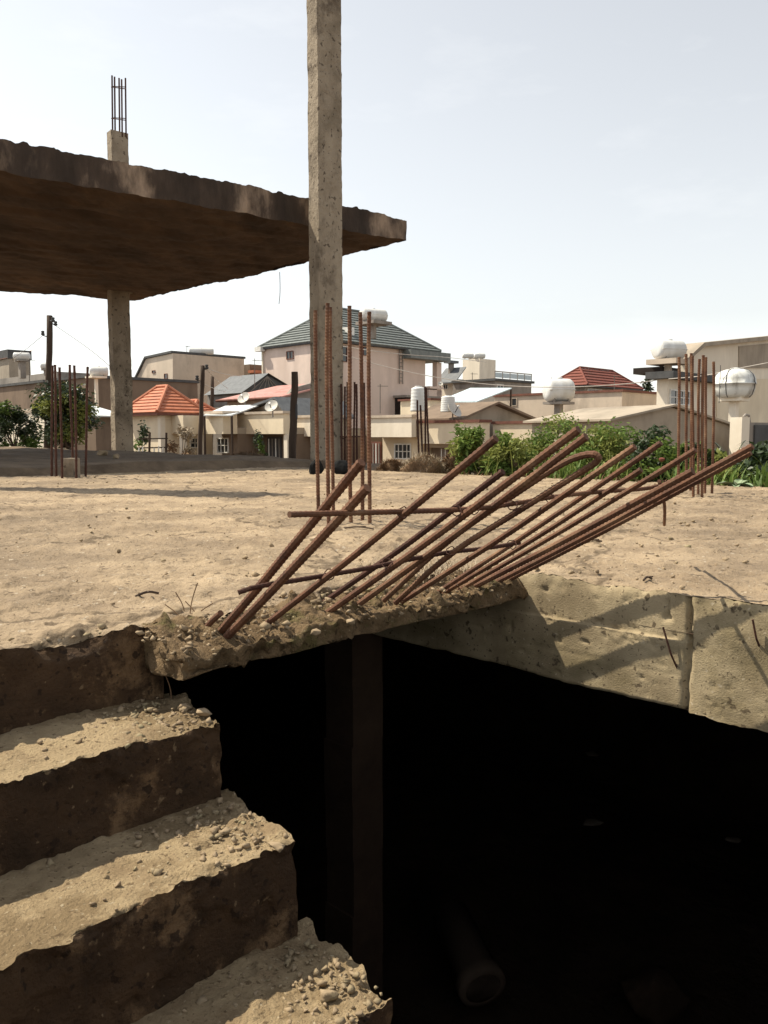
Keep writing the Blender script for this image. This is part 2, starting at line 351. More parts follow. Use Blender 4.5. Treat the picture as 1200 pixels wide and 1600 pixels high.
# top riser above the first tread
ua = lines((HU0, .2, .04), (.2, SU1, .012)); za = lines((0, .2, .010))
A, B = np.meshgrid(ua, za, indexing='ij')
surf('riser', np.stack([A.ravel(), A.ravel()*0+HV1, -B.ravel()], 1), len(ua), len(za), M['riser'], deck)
# broken lip where the next flight was torn off
ua = lines((LU0, HU1+.02, .008))
prof = []
for (a, b), (c, d), k in (((1.925,.0),(1.84,-.012),9), ((1.84,-.012),(1.735,-.038),11), ((1.735,-.038),(1.730,-.092),8), ((1.730,-.092),(1.76,-.096),4), ((1.76,-.096),(2.2,-.096),12)):
    prof += [(a+(c-a)*t/k, b+(d-b)*t/k) for t in range(k)]
prof.append((2.2, -.096)); prof = np.array(prof)
A = np.repeat(ua, len(prof)); B = np.tile(prof[:, 0], len(ua)); C = np.tile(prof[:, 1], len(ua))
P = np.stack([A, B, C], 1)
onr = sm(B, 1.95, 1.88)*sm(B, 1.70, 1.74)*(C > -.085)
ex = np.zeros_like(P)
nn = fbm(P*9, 71, 5); nb = fbm(P*22, 77, 4)
ex[:, 2] = onr*(nn*.05 + np.abs(nb)*.05 + fbm(P*45, 79, 3)*.014 - .016) ; ex[:, 1] = onr*(fbm(P*12, 83, 4)*.04 + fbm(P*35, 85, 3)*.018)
face = (C <= -.037) & (B < 1.75)
ex[:, 1] += face*(fbm(P*np.array([4, 4, 9.]), 91, 4)*.014 + fbm(P*25, 92, 3)*.008)
ex[:, 2] += (C <= -.09)*fbm(np.stack([A*5, A*0, A*0], 1), 95, 4)*.012
surf('broken_lip', P, len(ua), len(prof), M['broken'], deck, extra=ex)
k = int(np.argmax(prof[:, 0] > 2.0)); PD = (disp(P)+ex)[:k]; rows = [PD]
for t in np.linspace(.1, 1, 12):
    tgt = np.stack([np.full(k, LU0+.0), np.full(k, 1.95), np.linspace(0, -.13, k)], 1)
    q = PD*(1-t) + tgt*t; nz = np.stack([fbm(q*22, 97+j, 4) for j in range(3)], 1)*np.array([.03,.012,.02])*min(1, 2*t, 3*(1-t)+.2); rows.append(q+nz)
npmesh('lip_end', towld(np.concatenate(rows)), gridfaces(13, k), M['broken'], deck, True)
# edge beam on the right of the opening, board mark a third of the way down, crack across
va = lines((-1.6,.6,.05),(.6,HV1+.02,.009),(HV1+.02,4.2,.06)); zb = [0,-.008,-.016,-.024,-.034]+list(np.arange(-.044,-.148,-.008))+[-.149,-.1500,-.154]+list(np.arange(-.162,-.36,-.008))+[-.365,-.372]
zb = np.array(zb); pro = np.where(zb <= -.1495, -.009, 0.0); pro[-1] = .012
A = np.repeat(va, len(zb)); C = np.tile(zb, len(va)); PR = np.tile(pro, len(va))
crack_v = 1.11 + .012*fbm(np.stack([C*14, C*0, C*0], 1), 5, 3)
left = A > crack_v
P = np.stack([A*0+HU1, A, C], 1); ex = np.zeros_like(P)
ex[:, 0] = np.where(left, PR, -.012 + fbm(P*5, 33, 4)*.016)
ex[:, 0] += .055*np.exp(-((A-crack_v)/.007)**2)*(.6+.6*fbm(P*20, 61, 3))
pit = fbm(P*38, 63, 2); ex[:, 0] += np.clip(pit-.55, 0, 1)*.05
hc = sm(fbm(P*np.array([3., 3, 6]), 64, 4), .24, .38); ex[:, 0] += hc*(np.abs(fbm(P*45, 65, 3))*.013 - .002)
for zl in (-.26,): ex[:, 0] += np.where(left, .002*np.exp(-((C-zl-.004*fbm(np.stack([A*2, A*0, A*0], 1), 66, 2))/.006)**2), 0)
ex[:, 2] += (C < -.35)*fbm(np.stack([A*9, A*0, A*0], 1), 67, 5, .65)*.010
beam = surf('edge_beam', P, len(va), len(zb), M['beam'], deck, extra=ex, flip=True)
A, B = np.meshgrid(lines((-1.6, 4.2, .1)), np.array([HU1+.004, HU1+.26]), indexing='ij')
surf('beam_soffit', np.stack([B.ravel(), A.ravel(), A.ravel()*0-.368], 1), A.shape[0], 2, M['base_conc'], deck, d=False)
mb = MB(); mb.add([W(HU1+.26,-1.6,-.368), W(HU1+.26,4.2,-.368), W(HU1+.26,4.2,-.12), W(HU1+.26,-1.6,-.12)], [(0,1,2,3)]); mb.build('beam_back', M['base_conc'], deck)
for (px0, py0, px1, py1) in ((1036,980,1066,1062),(1176,968,1192,1024)):
    a = at_u(px0,py0,HU1-.03); b = at_u(px1,py1,HU1+.01); m_ = (a+b)/2 - W(.012,0,0)
    MB().tube([b, m_, a], .0032, 6).build('tie_wire', M['rust_dark'], deck)

# ------------------------------------------------------------ staircase
stairs = thing('staircase', W(.3, 0, ZG), 'crumbling concrete stairs going down from the deck edge at lower left', 'stairs')
stairs.location = (0, 0, 0)
ZT = [0, -.185, -.366, -.578] + [-.578-.187*k for k in range(1, 12)]
for i in range(1, 13):
    z = ZT[i]; RISE = ZT[i]-ZT[i+1]; v1 = HV1 - TREAD*(i-1) + .035; v0 = HV1 - TREAD*i
    fine = .0068 if i <= 4 else .0095 if i <= 5 else .03
    ua = lines((HU0, .2, .04), (.2, SU1, fine))
    va = lines((v0, v1, fine)); za = np.arange(0, RISE+.012, fine)
    def stepdisp(P):
        D = np.zeros_like(P); Pn = P + np.array([0, 0, i*3.7])
        for k in range(3): D[:, k] = fbm(Pn*8, 120+k, 4)*.004
        fr = np.exp(-np.hypot(P[:, 1]-v0, P[:, 2]-z)/.025); n = fbm(Pn*9, 131, 4)
        D[:, 2] -= fr*sm(n, .2, .36)*.011; D[:, 1] += fr*(sm(n, .2, .34)*.010 + sm(fbm(Pn*24, 134, 4), .12, .2)*.010 + fbm(Pn*50, 133, 3)*.007); D[:, 2] += fr*fbm(Pn*34, 135, 3)*.007
        ed = np.clip((P[:, 0]-(SU1-.16))/.16, 0, 1)
        crumb = fbm(Pn*13, 140, 5); top = np.exp(-np.abs(P[:, 2]-z)/.05)
        D[:, 2] += ed*top*(crumb*.022 - .008); 
        shape = .05*(P[:, 1]-v0)/TREAD - .030 + .028*fbm(np.stack([P[:, 1]*5, P[:, 2]*5, P[:, 0]*0+i], 1), 150, 4)
        D[:, 0] += ed*(shape + .02*crumb)
        onb = np.exp(-np.abs(P[:, 1]-v0)/.01)
        D[:, 1] += onb*fbm(Pn*np.array([3., 3, 4]), 160, 4)*.006
        f2 = fbm(Pn*22, 175, 4); D[:, 2] += top*(np.abs(fbm(Pn*20, 170, 3))*.003 + sm(fbm(Pn*8, 172, 5), .15, .2)*.004 + sm(f2, .25, .32)*.004 + f2*.0015 + fbm(Pn*60, 177, 2)*.002)
        D[:, 2] += ed*top*(np.abs(fbm(Pn*38, 179, 3))*.022 - .006)
        D[:, 1] += onb*(sm(fbm(Pn*7, 181, 4), .1, .18)*.010 + fbm(Pn*40, 183, 3)*.004)
        return towld(P+D)
    A, B = np.meshgrid(ua, va, indexing='ij')
    st = npmesh('step', stepdisp(np.stack([A.ravel(), B.ravel(), A.ravel()*0+z], 1)), gridfaces(len(ua), len(va)), M['step'], stairs, True)
    A, B = np.meshgrid(ua, za, indexing='ij')
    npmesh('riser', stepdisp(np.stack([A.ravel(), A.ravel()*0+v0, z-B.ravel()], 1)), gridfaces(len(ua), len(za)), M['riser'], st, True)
    A, B = np.meshgrid(va, np.linspace(0, RISE+.02, 16), indexing='ij')
    npmesh('step_end', stepdisp(np.stack([A.ravel()*0+SU1, A.ravel(), z-B.ravel()], 1)), gridfaces(len(va), 16), M['broken'], st, True)
mb = MB()
n = 12; t = .14
for uu in (HU0+.01, SU1-.05):
    pass
top0 = (HV1+.05, -RISE-.02); bot = (HV1-TREAD*n-.05, -RISE*(n+1)-.02)
a, b = W(HU0+.01, *top0), W(SU1-.05, *top0); c, d = W(SU1-.05, *bot), W(HU0+.01, *bot)
dn = Vector((0, 0, -t))
mb.add([a, b, c, d, a+dn, b+dn, c+dn, d+dn], [(0,1,2,3),(7,6,5,4),(0,4,5,1),(1,5,6,2),(2,6,7,3),(3,7,4,0)])
mb.build('waist_slab', M['base_conc'], stairs)

RISE = .185
# ------------------------------------------------------------ rubble and pebbles
def stone_mesh(seed, sub=2):
    rg = np.random.default_rng(seed+500); k = 13 if sub == 1 else 26
    bm = bmesh.new(); p = rg.normal(size=(k, 3)); p /= np.linalg.norm(p, axis=1)[:, None]; p *= rg.uniform(.62, 1.15, k)[:, None]*np.array([1, .78, .6])
    for q in p: bm.verts.new(q)
    h = bmesh.ops.convex_hull(bm, input=bm.verts); bmesh.ops.delete(bm, geom=[v for v in bm.verts if not v.link_faces], context='VERTS')
    if sub > 1:
        bmesh.ops.subdivide_edges(bm, edges=bm.edges[:], cuts=2 if sub == 2 else 5, use_grid_fill=True)
        bmesh.ops.triangulate(bm, faces=bm.faces[:])
    bm.verts.index_update(); P = np.array([v.co[:] for v in bm.verts])
    if sub > 1: P = P*(1+.16*fbm(P*2.6+seed*3, seed+5, 4))[:, None]
    fs = np.array([[v.index for v in f.verts] for f in bm.faces]); bm.free(); return P, fs
SM = [stone_mesh(k, 1) for k in range(8)]
def scatter(name, pts, sizes, mt, parent=None):
    Vs, Fs, off = [], [], 0
    for p, s in zip(pts, sizes):
        P, fs = SM[rng.integers(8)]
        a = rng.uniform(0, 6.28, 3); m3 = np.array(Matrix.Rotation(a[0], 3, 'Z') @ Matrix.Rotation(a[1]*.15, 3, 'X'))
        Vs.append(P @ m3.T * s + np.array(p)); Fs.append(fs+off); off += len(P)
    return npmesh(name, np.concatenate(Vs), np.concatenate(Fs), mt, parent, False)
pts, sz = [], []
for k in range(800):                                # loose crumbs on the broken lip
    uu = rng.uniform(SU1-.1, HU1-.05); vv = rng.uniform(1.76, 2.06) + .02*rng.normal()
    zz_ = -.012 if vv > 1.84 else -.012-(1.84-vv)*.36
    s = abs(rng.normal())*.006+.003
    pts.append(tuple(W(uu, vv, zz_+.2*s + rng.uniform(0, .016)))); sz.append(min(s, .03))
for k in range(900):                                 # crumbs along the stair rim and step ends
    i = rng.integers(0, 5)
    if i == 0: uu = rng.uniform(.2, SU1); vv = HV1+.03+abs(rng.normal())*.08; z_ = 0
    else: uu = SU1-.03-abs(rng.normal())*.17; vv = HV1-TREAD*i+rng.uniform(.01, TREAD-.02); z_ = ZT[i]
    s = abs(rng.normal())*.005+.003; pts.append(tuple(W(uu, vv, z_+s*.3))); sz.append(min(s, .018))
tag(scatter('rubble_crumbs', pts, sz, M['stone']), 'crumbled concrete bits along the broken edge and stairs', 'rubble', kind='stuff')
pts, sz = [], []
for k in range(2400):
    uu = rng.uniform(-.4, DU1); vv = HV1+.05+rng.uniform(0, 1)**1.5*8
    if HU0 < uu < HU1 and vv < HV1+.02: continue
    s = min(abs(rng.normal())**1.8*.0038+.002, .018); pts.append(tuple(W(uu, vv, .006+s*.3))); sz.append(s)
for k in range(500):
    uu = rng.uniform(HU1+.03, 6); vv = rng.uniform(.2, 2); s = min(abs(rng.normal())**1.6*.005+.003, .02); pts.append(tuple(W(uu, vv, .006+s*.3))); sz.append(s)
tag(scatter('deck_pebbles', pts, sz, M['stone']), 'small pebbles scattered over the dusty deck', 'pebbles', kind='stuff')
def chunk(px, py, z, s, label, group=None, name='concrete_chunk', mt='stone'):
    P, fs = stone_mesh(int(px*3+py) % 997, 2)
    p = at_z(px, py, z)
    o = npmesh(name, P*s, fs, M[mt], None, False); o.location = p + Vector((0,0,s*.32)); o.rotation_euler = (0, 0, random.uniform(0, 6))
    return tag(o, label, 'rubble', group)
chunk(312, 968, -.01, .030, 'rounded pale lump of concrete left of the two leftmost slanted rebars')
chunk(292, 1003, -.05, .034, 'flat grey stone lying at the corner above the first step')
chunk(268, 962, 0, .032, 'dark jagged lump on the deck rim above the top riser')
chunk(335, 958, -.01, .030, 'brownish rock wedged at the foot of the leftmost rebar')
chunk(495, 990, -.04, .017, 'mossy lump on the broken edge below the watermark of rebars'.replace(' below the watermark of rebars', ' near its middle'))
chunk(548, 975, -.04, .018, 'pale crumbly lump on the broken edge under the slanted rebars')
chunk(352, 1302, ZT[2], .014, 'small round white pebble on the second step')
chunk(318, 1118, -RISE, .022, 'broken stone at the right end of the first step', None)
chunk(288, 1108, -RISE, .017, 'small flat stone at the back corner of the first step')
chunk(432, 1328, ZT[2], .020, 'hollow crumbling lump at the outer corner of the second step')
chunk(512, 1560, ZT[3], .022, 'large crumbling lump at the top of the lowest visible step')
chunk(130, 1112, -RISE, .014, 'pale pebble in the shadow on the first step')
chunk(160, 713, .1, .16, 'dark rock on the sunlit strip left of the far column')
chunk(182, 716, .1, .09, 'smaller dark rock on the sunlit strip nearest the far column')

# ------------------------------------------------------------ rebars
def resample(pts, step):
    pts = [Vector(p) for p in pts]; outp = [pts[0]]
    for a, b in zip(pts, pts[1:]):
        n = max(1, int((b-a).length/step)); outp += [a.lerp(b, k/n) for k in range(1, n+1)]
    return outp
def smooth_path(pts, it=2):
    pts = [Vector(p) for p in pts]
    for _ in range(it):
        q = [pts[0]]
        for a, b in zip(pts, pts[1:]): q += [a.lerp(b, .25), a.lerp(b, .75)]
        q.append(pts[-1]); pts = q
    return pts
for k, (px, py, dx, dy, lab) in enumerate(((925,847,.10,.03,'small dark stick lying on the deck right of the slanted rebars'),(560,826,.16,-.05,'thin twig on the deck before the tall column rebars'),(1012,906,.035,.02,'tiny wood splinter near the rim above the edge beam'),(230,930,.06,.04,'short dry stick on the left part of the deck'))):
    p = at_z(px, py, .012); o = thing('dry_stick', p, lab, 'stick')
    MB().tube(smooth_path([(-dx/2,-dy/2,0),(0,.006,.012),(dx/2,dy/2,.002)]), .004, 6).build('stem', M['wood'], o); MB().tube([(0,.004,.010),(dx*.25,-.025,.016)], .0025, 5).build('side_shoot', M['wood'], o)
def rebar(pts, r, parent, mt, rib=.0045, name='rebar', sides=8):
    p = resample(pts, rib)
    rad = [r*(1.0 if (k % 3) else 1.14) for k in range(len(p))]
    q = []
    for k, x in enumerate(p):
        q.append(x)
    return MB().tube(q, r, sides, rad=rad).build(name, M[mt], parent, smooth=False)
mat_root = thing('stair_rebar_mat', W(1.76, 1.8, 0), 'fan of rusty slanted rebars sticking out of the broken stair landing', 'rebar')
inv = -mat_root.location
def loc_(p): return p + inv
bars = [  # start px, end px, radius, material, bend
 ((352,978),(565,722),.0105,'rust'), ((364,985),(574,762),.0105,'rust'),
 ((428,966),(775,685),.0085,'rust'), ((512,937),(786,737),.0085,'rust_dark'),
 ((522,950),(904,671),.0095,'rust'), ((566,940),(916,682),.0095,'rust'),
 ((640,932),(992,698),.0085,'rust'),
 ((700,915),(1033,692),.0080,'rust'), ((716,913),(1002,734),.0080,'rust'), ((736,911),(1087,703),.0080,'rust'),
 ((757,908),(1083,736),.0105,'rust'), ((788,903),(1176,697),.0090,'rust'), ((804,901),(1173,707),.0085,'rust')]
barpts = []
for (s, e, r, m_) in bars:
    a = at_z(*s, -.005); u0 = UV(a)[0]; b = at_u(*e, u0)
    d = (b-a); mid = a.lerp(b, .5) + Vector((0, 0, -.006)) + W(random.uniform(-.006,.006), 0, 0)
    path = [a-d*.12, a, a.lerp(b,.25)+Vector((0,0,-.004)), mid, a.lerp(b,.75)+Vector((0,0,-.003)), b]
    rebar([loc_(p) for p in smooth_path(path)], r, mat_root, m_)
    barpts.append((a, b))
# hairpin bar
a = at_z(600, 938, -.01); u0 = UV(a)[0]
hp = [a, at_u(700, 843, u0), at_u(800, 775, u0), at_u(880, 722, u0), at_u(917, 709, u0), at_u(936, 711, u0), at_u(934, 722, u0+.01), at_u(900, 742, u0+.01), at_u(800, 805, u0+.01), at_u(700, 866, u0+.01), at_z(618, 942, -.02)]
rebar([loc_(p) for p in smooth_path(hp)], .0085, mat_root, 'rust')
def on_plane(px, py, off=.0):
    # the sheet the bars lie in, through the average bar
    a = barpts[2][0]; b = barpts[2][1]; c = barpts[-1][0]
    n = (b-a).cross(c-a).normalized(); d = ray(px, py); o = Vector((0,0,CH))
    return o + d*((a-o).dot(n)/d.dot(n))*(1+off)
x1 = [on_plane(*p, .012) for p in ((452,804),(560,801),(640,799),(735,796),(800,788),(870,775),(950,767),(1010,764),(1036,757))]
rebar([loc_(p) for p in smooth_path(x1, 1)], .0062, mat_root, 'rust', name='cross_bar')
x2 = [on_plane(*p, .012) for p in ((372,926),(398,917),(455,908),(515,898),(580,887),(640,874),(705,862),(760,857),(812,848))]
rebar([loc_(p) for p in smooth_path(x2, 1)], .0062, mat_root, 'rust_dark', name='cross_bar')
x3 = [on_plane(*p, -.004) for p in ((1030,752),(1036,772),(1039,795),(1038,820))]
rebar([loc_(p) for p in smooth_path(x3, 1)], .0052, mat_root, 'rust', name='hanging_tie')
for px, py in ((515,897),(605,880),(705,861),(800,851),(630,800),(712,798),(740,795),(1036,757),(800,788),(860,778)):
    p = on_plane(px, py, .004); ring = [p + Vector((math.cos(t)*.014, math.sin(t)*.012, math.sin(t)*.011+random.uniform(-.003,.003))) for t in np.linspace(0, 7.5, 12)]
    MB().tube([loc_(x) for x in ring], .0016, 5).build('tie_wire', M['rust_dark'], mat_root)
# small stub and peeled root at the left of the mat
st = thing('bent_stub_rebar', at_z(318, 985, -.01), 'short bent rebar stub poking out beside a pale stone', 'rebar')
a = at_z(318, 986, -.02); b = at(345, 958, a.y-.05)
rebar([a-st.location, (a+b)/2-st.location+Vector((0,0,.004)), b-st.location], .008, st, 'rust')

def cage(name, bars, D, r, label, ties=(), mt='rust', kick=None, z0=0.0, grp='column starter bars'):
    """bars: (base px, base y, top px, top y)"""
    cx = sum(b[0] for b in bars)/len(bars); cy = sum(b[1] for b in bars)/len(bars)
    root = thing(name, at(cx, cy, D), label, 'rebar', grp); o = root.location
    k = 0
    tops = []
    for (bx, by, tx, ty) in bars:
        dd = D + ((k % 3)-1)*.11; k += 1
        a = at_z(bx, by, z0) if by > 730 and z0 == 0 and abs(at_z(bx, by, z0).y-D) < .9 else at(bx, by, dd)
        b = at(tx, ty, a.y + random.uniform(-.02,.02)); a = a + (a-b).normalized()*.12
        rebar([p-o for p in smooth_path([a, a.lerp(b, .4)+Vector((random.uniform(-.008,.008),0,0)), a.lerp(b,.8)+Vector((random.uniform(-.008,.008),0,0)), b])], r, root, mt, rib=.006 if D < 8 else .02, sides=8 if D < 8 else 6)
        tops.append((a, b))
    for t in ties:
        xs = [a.lerp(b, t) - o for a, b in tops]
        cxm = sum(xs, Vector())/len(xs); xs.sort(key=lambda p: math.atan2(p.y-cxm.y, p.x-cxm.x)); xs = [p + (p-cxm).normalized()*r*1.5 for p in xs]
        MB().tube(xs+[xs[0]], r*.5, 5, cap=False).build('stirrup', M[mt], root)
    if kick:
        p0 = at(kick[0], kick[3], D); p1 = at(kick[1], kick[2], D)
        m_ = MB().box(p0.x-o.x, p1.x-o.x, -.12, .12, p0.z-o.z-.1, p1.z-o.z); m_.build('kicker', M['column'], root)
    return root
cage('starter_rebars', [(498,815,493,485),(514,822,512,474),(521,808,516,480),(549,822,546,478),(566,818,563,488),(578,822,577,487)], 4.62, .0105, 'tall rusty column rebars standing on the deck behind the slanted bars')
cage('starter_rebars', [(1060,742,1061,558),(1073,742,1072,553),(1079,744,1080,552),(1083,776,1082,556),(1091,774,1093,561),(1097,777,1099,555),(1101,772,1103,558),(1112,772,1115,565)], 6.7, .0115, 'rusty column rebars by the weeds at the right edge of the deck')
cage('starter_rebars', [(81,745,82,571),(88,738,86,570),(97,748,93,574),(114,745,109,570),(119,748,116,571),(134,735,137,573)], 9.9, .014, 'dark column rebars at the left in front of the leafy tree', mt='rust_dark', kick=(104,119,716,746))
cage('starter_rebars', [(534,716,533,600),(539,718,539,604),(543,718,543,597),(553,718,554,597),(558,716,557,600),(570,716,569,598)], 15.2, .02, 'small far rebars seen just right of the tall column', mt='rust_dark', ties=(.35,), z0=None)
cage('starter_rebars', [(656,745,652,625),(661,745,657,633),(665,745,664,604),(672,745,666,606)], 16.5, .02, 'thin far rebars in front of the white water barrel', mt='rust_dark', z0=None)

# ------------------------------------------------------------ the unfinished concrete frame
ZS = 4.34; TH = .46
frame = thing('unfinished_building', at_z(512, 724, 0), 'unfinished raw concrete frame with a rough roof slab on columns', 'building')
fo = frame.location
Ac = at_z(635, 377, ZS); Lc = at_z(0, 268, ZS); Bc = at_z(210, 470, ZS); Cc = at_z(0, 455, ZS)
Lx = Ac + (Lc-Ac)*1.62; Cx = Bc + (Cc-Bc)*3.0
# soffit and top as grids between the four corners, fascia around them
nu, nv = 200, 150
def quad(s, t): return (Ac*(1-s)+Lx*s)*(1-t) + (Bc*(1-s)+Cx*s)*t
Ss, Ts = np.meshgrid(np.linspace(0,1,nu), np.linspace(0,1,nv), indexing='ij'); Ss, Ts = Ss.ravel(), Ts.ravel()
def q_np(s, t):
    f = lambda p: np.array(p[:])[None, :]
    return (f(Ac)*(1-s)[:,None]+f(Lx)*s[:,None])*(1-t)[:,None] + (f(Bc)*(1-s)[:,None]+f(Cx)*s[:,None])*t[:,None]
def slabdisp(P):
    D = np.zeros_like(P)
    for k in range(3): D[:, k] = fbm(P*np.array([1.3,1.3,1.3]), 210+k, 5, .6)*.055
    D[:, 2] += fbm(P*5, 222, 3)*.035
    return P + D - np.array(fo[:])
Pb = q_np(Ss, Ts); 
rw = np.floor(Ts*30); board = _h(rw.astype(np.int64)+7, np.floor(Ss*7+rw*.37).astype(np.int64)+9, rw.astype(np.int64)*0, 4)*.05
Pb[:, 2] += board
back = sm(Ts, .93, 1.0); Pb[:, 2] -= 0
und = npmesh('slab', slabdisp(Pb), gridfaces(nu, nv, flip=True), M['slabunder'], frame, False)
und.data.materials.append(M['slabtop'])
Pt = q_np(Ss, Ts); Pt[:, 2] += TH - .10*(1-sm(Ss, 0, .09))
npmesh('slab_top', slabdisp(Pt), gridfaces(nu, nv), M['slabtop'], frame, False)
def fascia(S0, T0):
    n = len(S0); k = 12; P = []
    base = q_np(S0, T0)
    for j in range(k):
        p = base.copy(); p[:, 2] += (TH - .10*(1-sm(S0, 0, .09)))*j/(k-1); P.append(p)
    P = np.stack(P, 1).reshape(-1, 3)
    rimn = fbm(P*6, 240, 3); jj = np.tile(np.arange(k), n)
    Pd = slabdisp(P); Pd[:, 2] += np.where(jj == k-1, np.abs(rimn)*.08*_h(np.floor(P[:,0]*5).astype(np.int64)+999, np.floor(P[:,1]*5).astype(np.int64)+999, np.zeros(len(P), np.int64), 8), 0)
    return npmesh('fascia', Pd, gridfaces(n, k), M['slabtop'], frame, False)
one = np.ones(260)
one = np.ones(420)
fascia(np.linspace(0,1,420), one*0); fascia(one*0, np.linspace(0,1,420)); fascia(np.linspace(0,1,420), one); fascia(one, np.linspace(0,1,420))
def column(base, a, b, z0, z1, rz, name='column'):
    """rough rectangular post; b along local x, a along local y"""
    nz = max(8, int((z1-z0)/.045)); per = []
    k = 7
    ring = [(-b/2+b*i/k, -a/2) for i in range(k)] + [(b/2, -a/2+a*i/k) for i in range(k)] + [(b/2-b*i/k, a/2) for i in range(k)] + [(-b/2, a/2-a*i/k) for i in range(k)]
    n = len(ring); V_ = []
    for j in range(nz+1):
        for x, y in ring: V_.append((x, y, z0+(z1-z0)*j/nz))
    V_ = np.array(V_); off = np.array([base.x, base.y, 0])
    d = np.stack([fbm((V_+off)*4.5, 260+i, 5, .65)*.016 for i in range(3)], 1); d[:, 2] = 0
    big = np.floor(V_[:, 2]/1.15); d[:, 0] += (_h(big.astype(np.int64)+50, big.astype(np.int64)*0, big.astype(np.int64)*0, 3)-.5)*.022
    V_ = V_ + d
    c, s = math.cos(rz), math.sin(rz)
    Wd = np.stack([V_[:,0]*c - V_[:,1]*s + base.x - fo.x, V_[:,0]*s + V_[:,1]*c + base.y - fo.y, V_[:,2] - fo.z], 1)
    fs = [(j*n+i, j*n+(i+1) % n, (j+1)*n+(i+1) % n, (j+1)*n+i) for j in range(nz) for i in range(n)] + [tuple(range(nz*n, nz*n+n)), tuple(range(n-1,-1,-1))]
    me = bpy.data.meshes.new(name); me.from_pydata(Wd.tolist(), [], fs); me.update()
    return link(name, me, M['column'], frame)
RZ = R(40)
pc = at(511, 724, 15.15); column(pc, .30, .52, -.15, 8.9 if False else 10.5, RZ)
pf = at(192, 704, 22.6); column(pf, .30, .50, -.2, ZS+.1, RZ)
# its stub above the slab with starter bars
stub_top = at(185, 208, 22.6).z
c2 = column(Vector((at(185, 250, 22.6).x, 22.6, 0)), .30, .46, ZS, stub_top, RZ)
bx = at(185, 208, 22.6)
for px, ty in ((175,118),(179,120),(186,122),(190,124),(196,122)):
    a = at(px+1, 214, 22.6+random.uniform(-.15,.15)); b = at(px, ty, a.y)
    MB().tube([a-fo, b-fo], .022, 6).build('rebar', M['rust_dark'], c2)
for py in (136, 185):
    ps = [at(174, py, 22.45), at(197, py+3, 22.45), at(196, py, 22.75), at(176, py-1, 22.75)]
    MB().tube([p-fo for p in ps+[ps[0]]], .012, 5).build('stirrup', M['rust_dark'], c2)
column(Vector((-8.0, 9.0, 0)), .30, .50, -.15, 10.0, RZ)
wp = [at(437, 425, 16.5), at(438, 455, 16.5), at(436, 475, 16.5)]
MB().tube([p-fo for p in smooth_path(wp)], .006, 5).build('hanging_wire', M['darkwire'], frame)

# ------------------------------------------------------------ in the basement
bc = thing('basement_column', W(2.45, 2.64, -3), 'dim concrete column in the dark basement under the broken edge', 'column')
cb = MB()
for k in range(12): cb.box(-.09-.004*(k % 3), .09+.003*(k % 2), -.09, .09+.003*(k % 3), -.2+k*.26+.001, -.2+(k+1)*.26)
o = cb.build('shaft', M['base_conc'], bc); bc.rotation_euler = (0, 0, R(45))
pr = thing('basement_pipe', at_z(755, 1545, -2.75), 'short clay pipe lying open-ended in the dark basement', 'pipe')
MB().lathe([(.11,0),(.145,0),(.150,.03),(.150,.07),(.130,.09),(.125,.55),(.10,.55),(.10,.05),(.11,0)], 24).build('pipe_shell', M['brown'], pr, True)
pr.rotation_euler = (R(-75), R(12), R(20))
o = npmesh('basement_boulder', stone_mesh(33, 3)[0]*np.array([.2,.2,.3]), stone_mesh(33, 3)[1], M['base_conc']); o.location = at_z(1020, 1560, -2.85)
tag(o, 'rough lump of rock on the dark basement floor', 'rock')
for k, (px, py, s) in enumerate(((1145,1312,.07),(925,1285,.08),(925,1178,.07))):
    P, fs = stone_mesh(60+k, 2); o = npmesh('litter', P*s*np.array([1,1,.35]), fs, M['greybeige']); o.location = at_z(px, py, -2.5) if k else at_z(px, py, -1.9)
    if k == 0: o.location = at_z(px, py, -2.6)
    tag(o, ('crumpled pale scrap glinting at the right of the dark basement', 'pale scrap of litter deep in the basement', 'uppermost pale scrap far back in the basement')[k], 'litter')

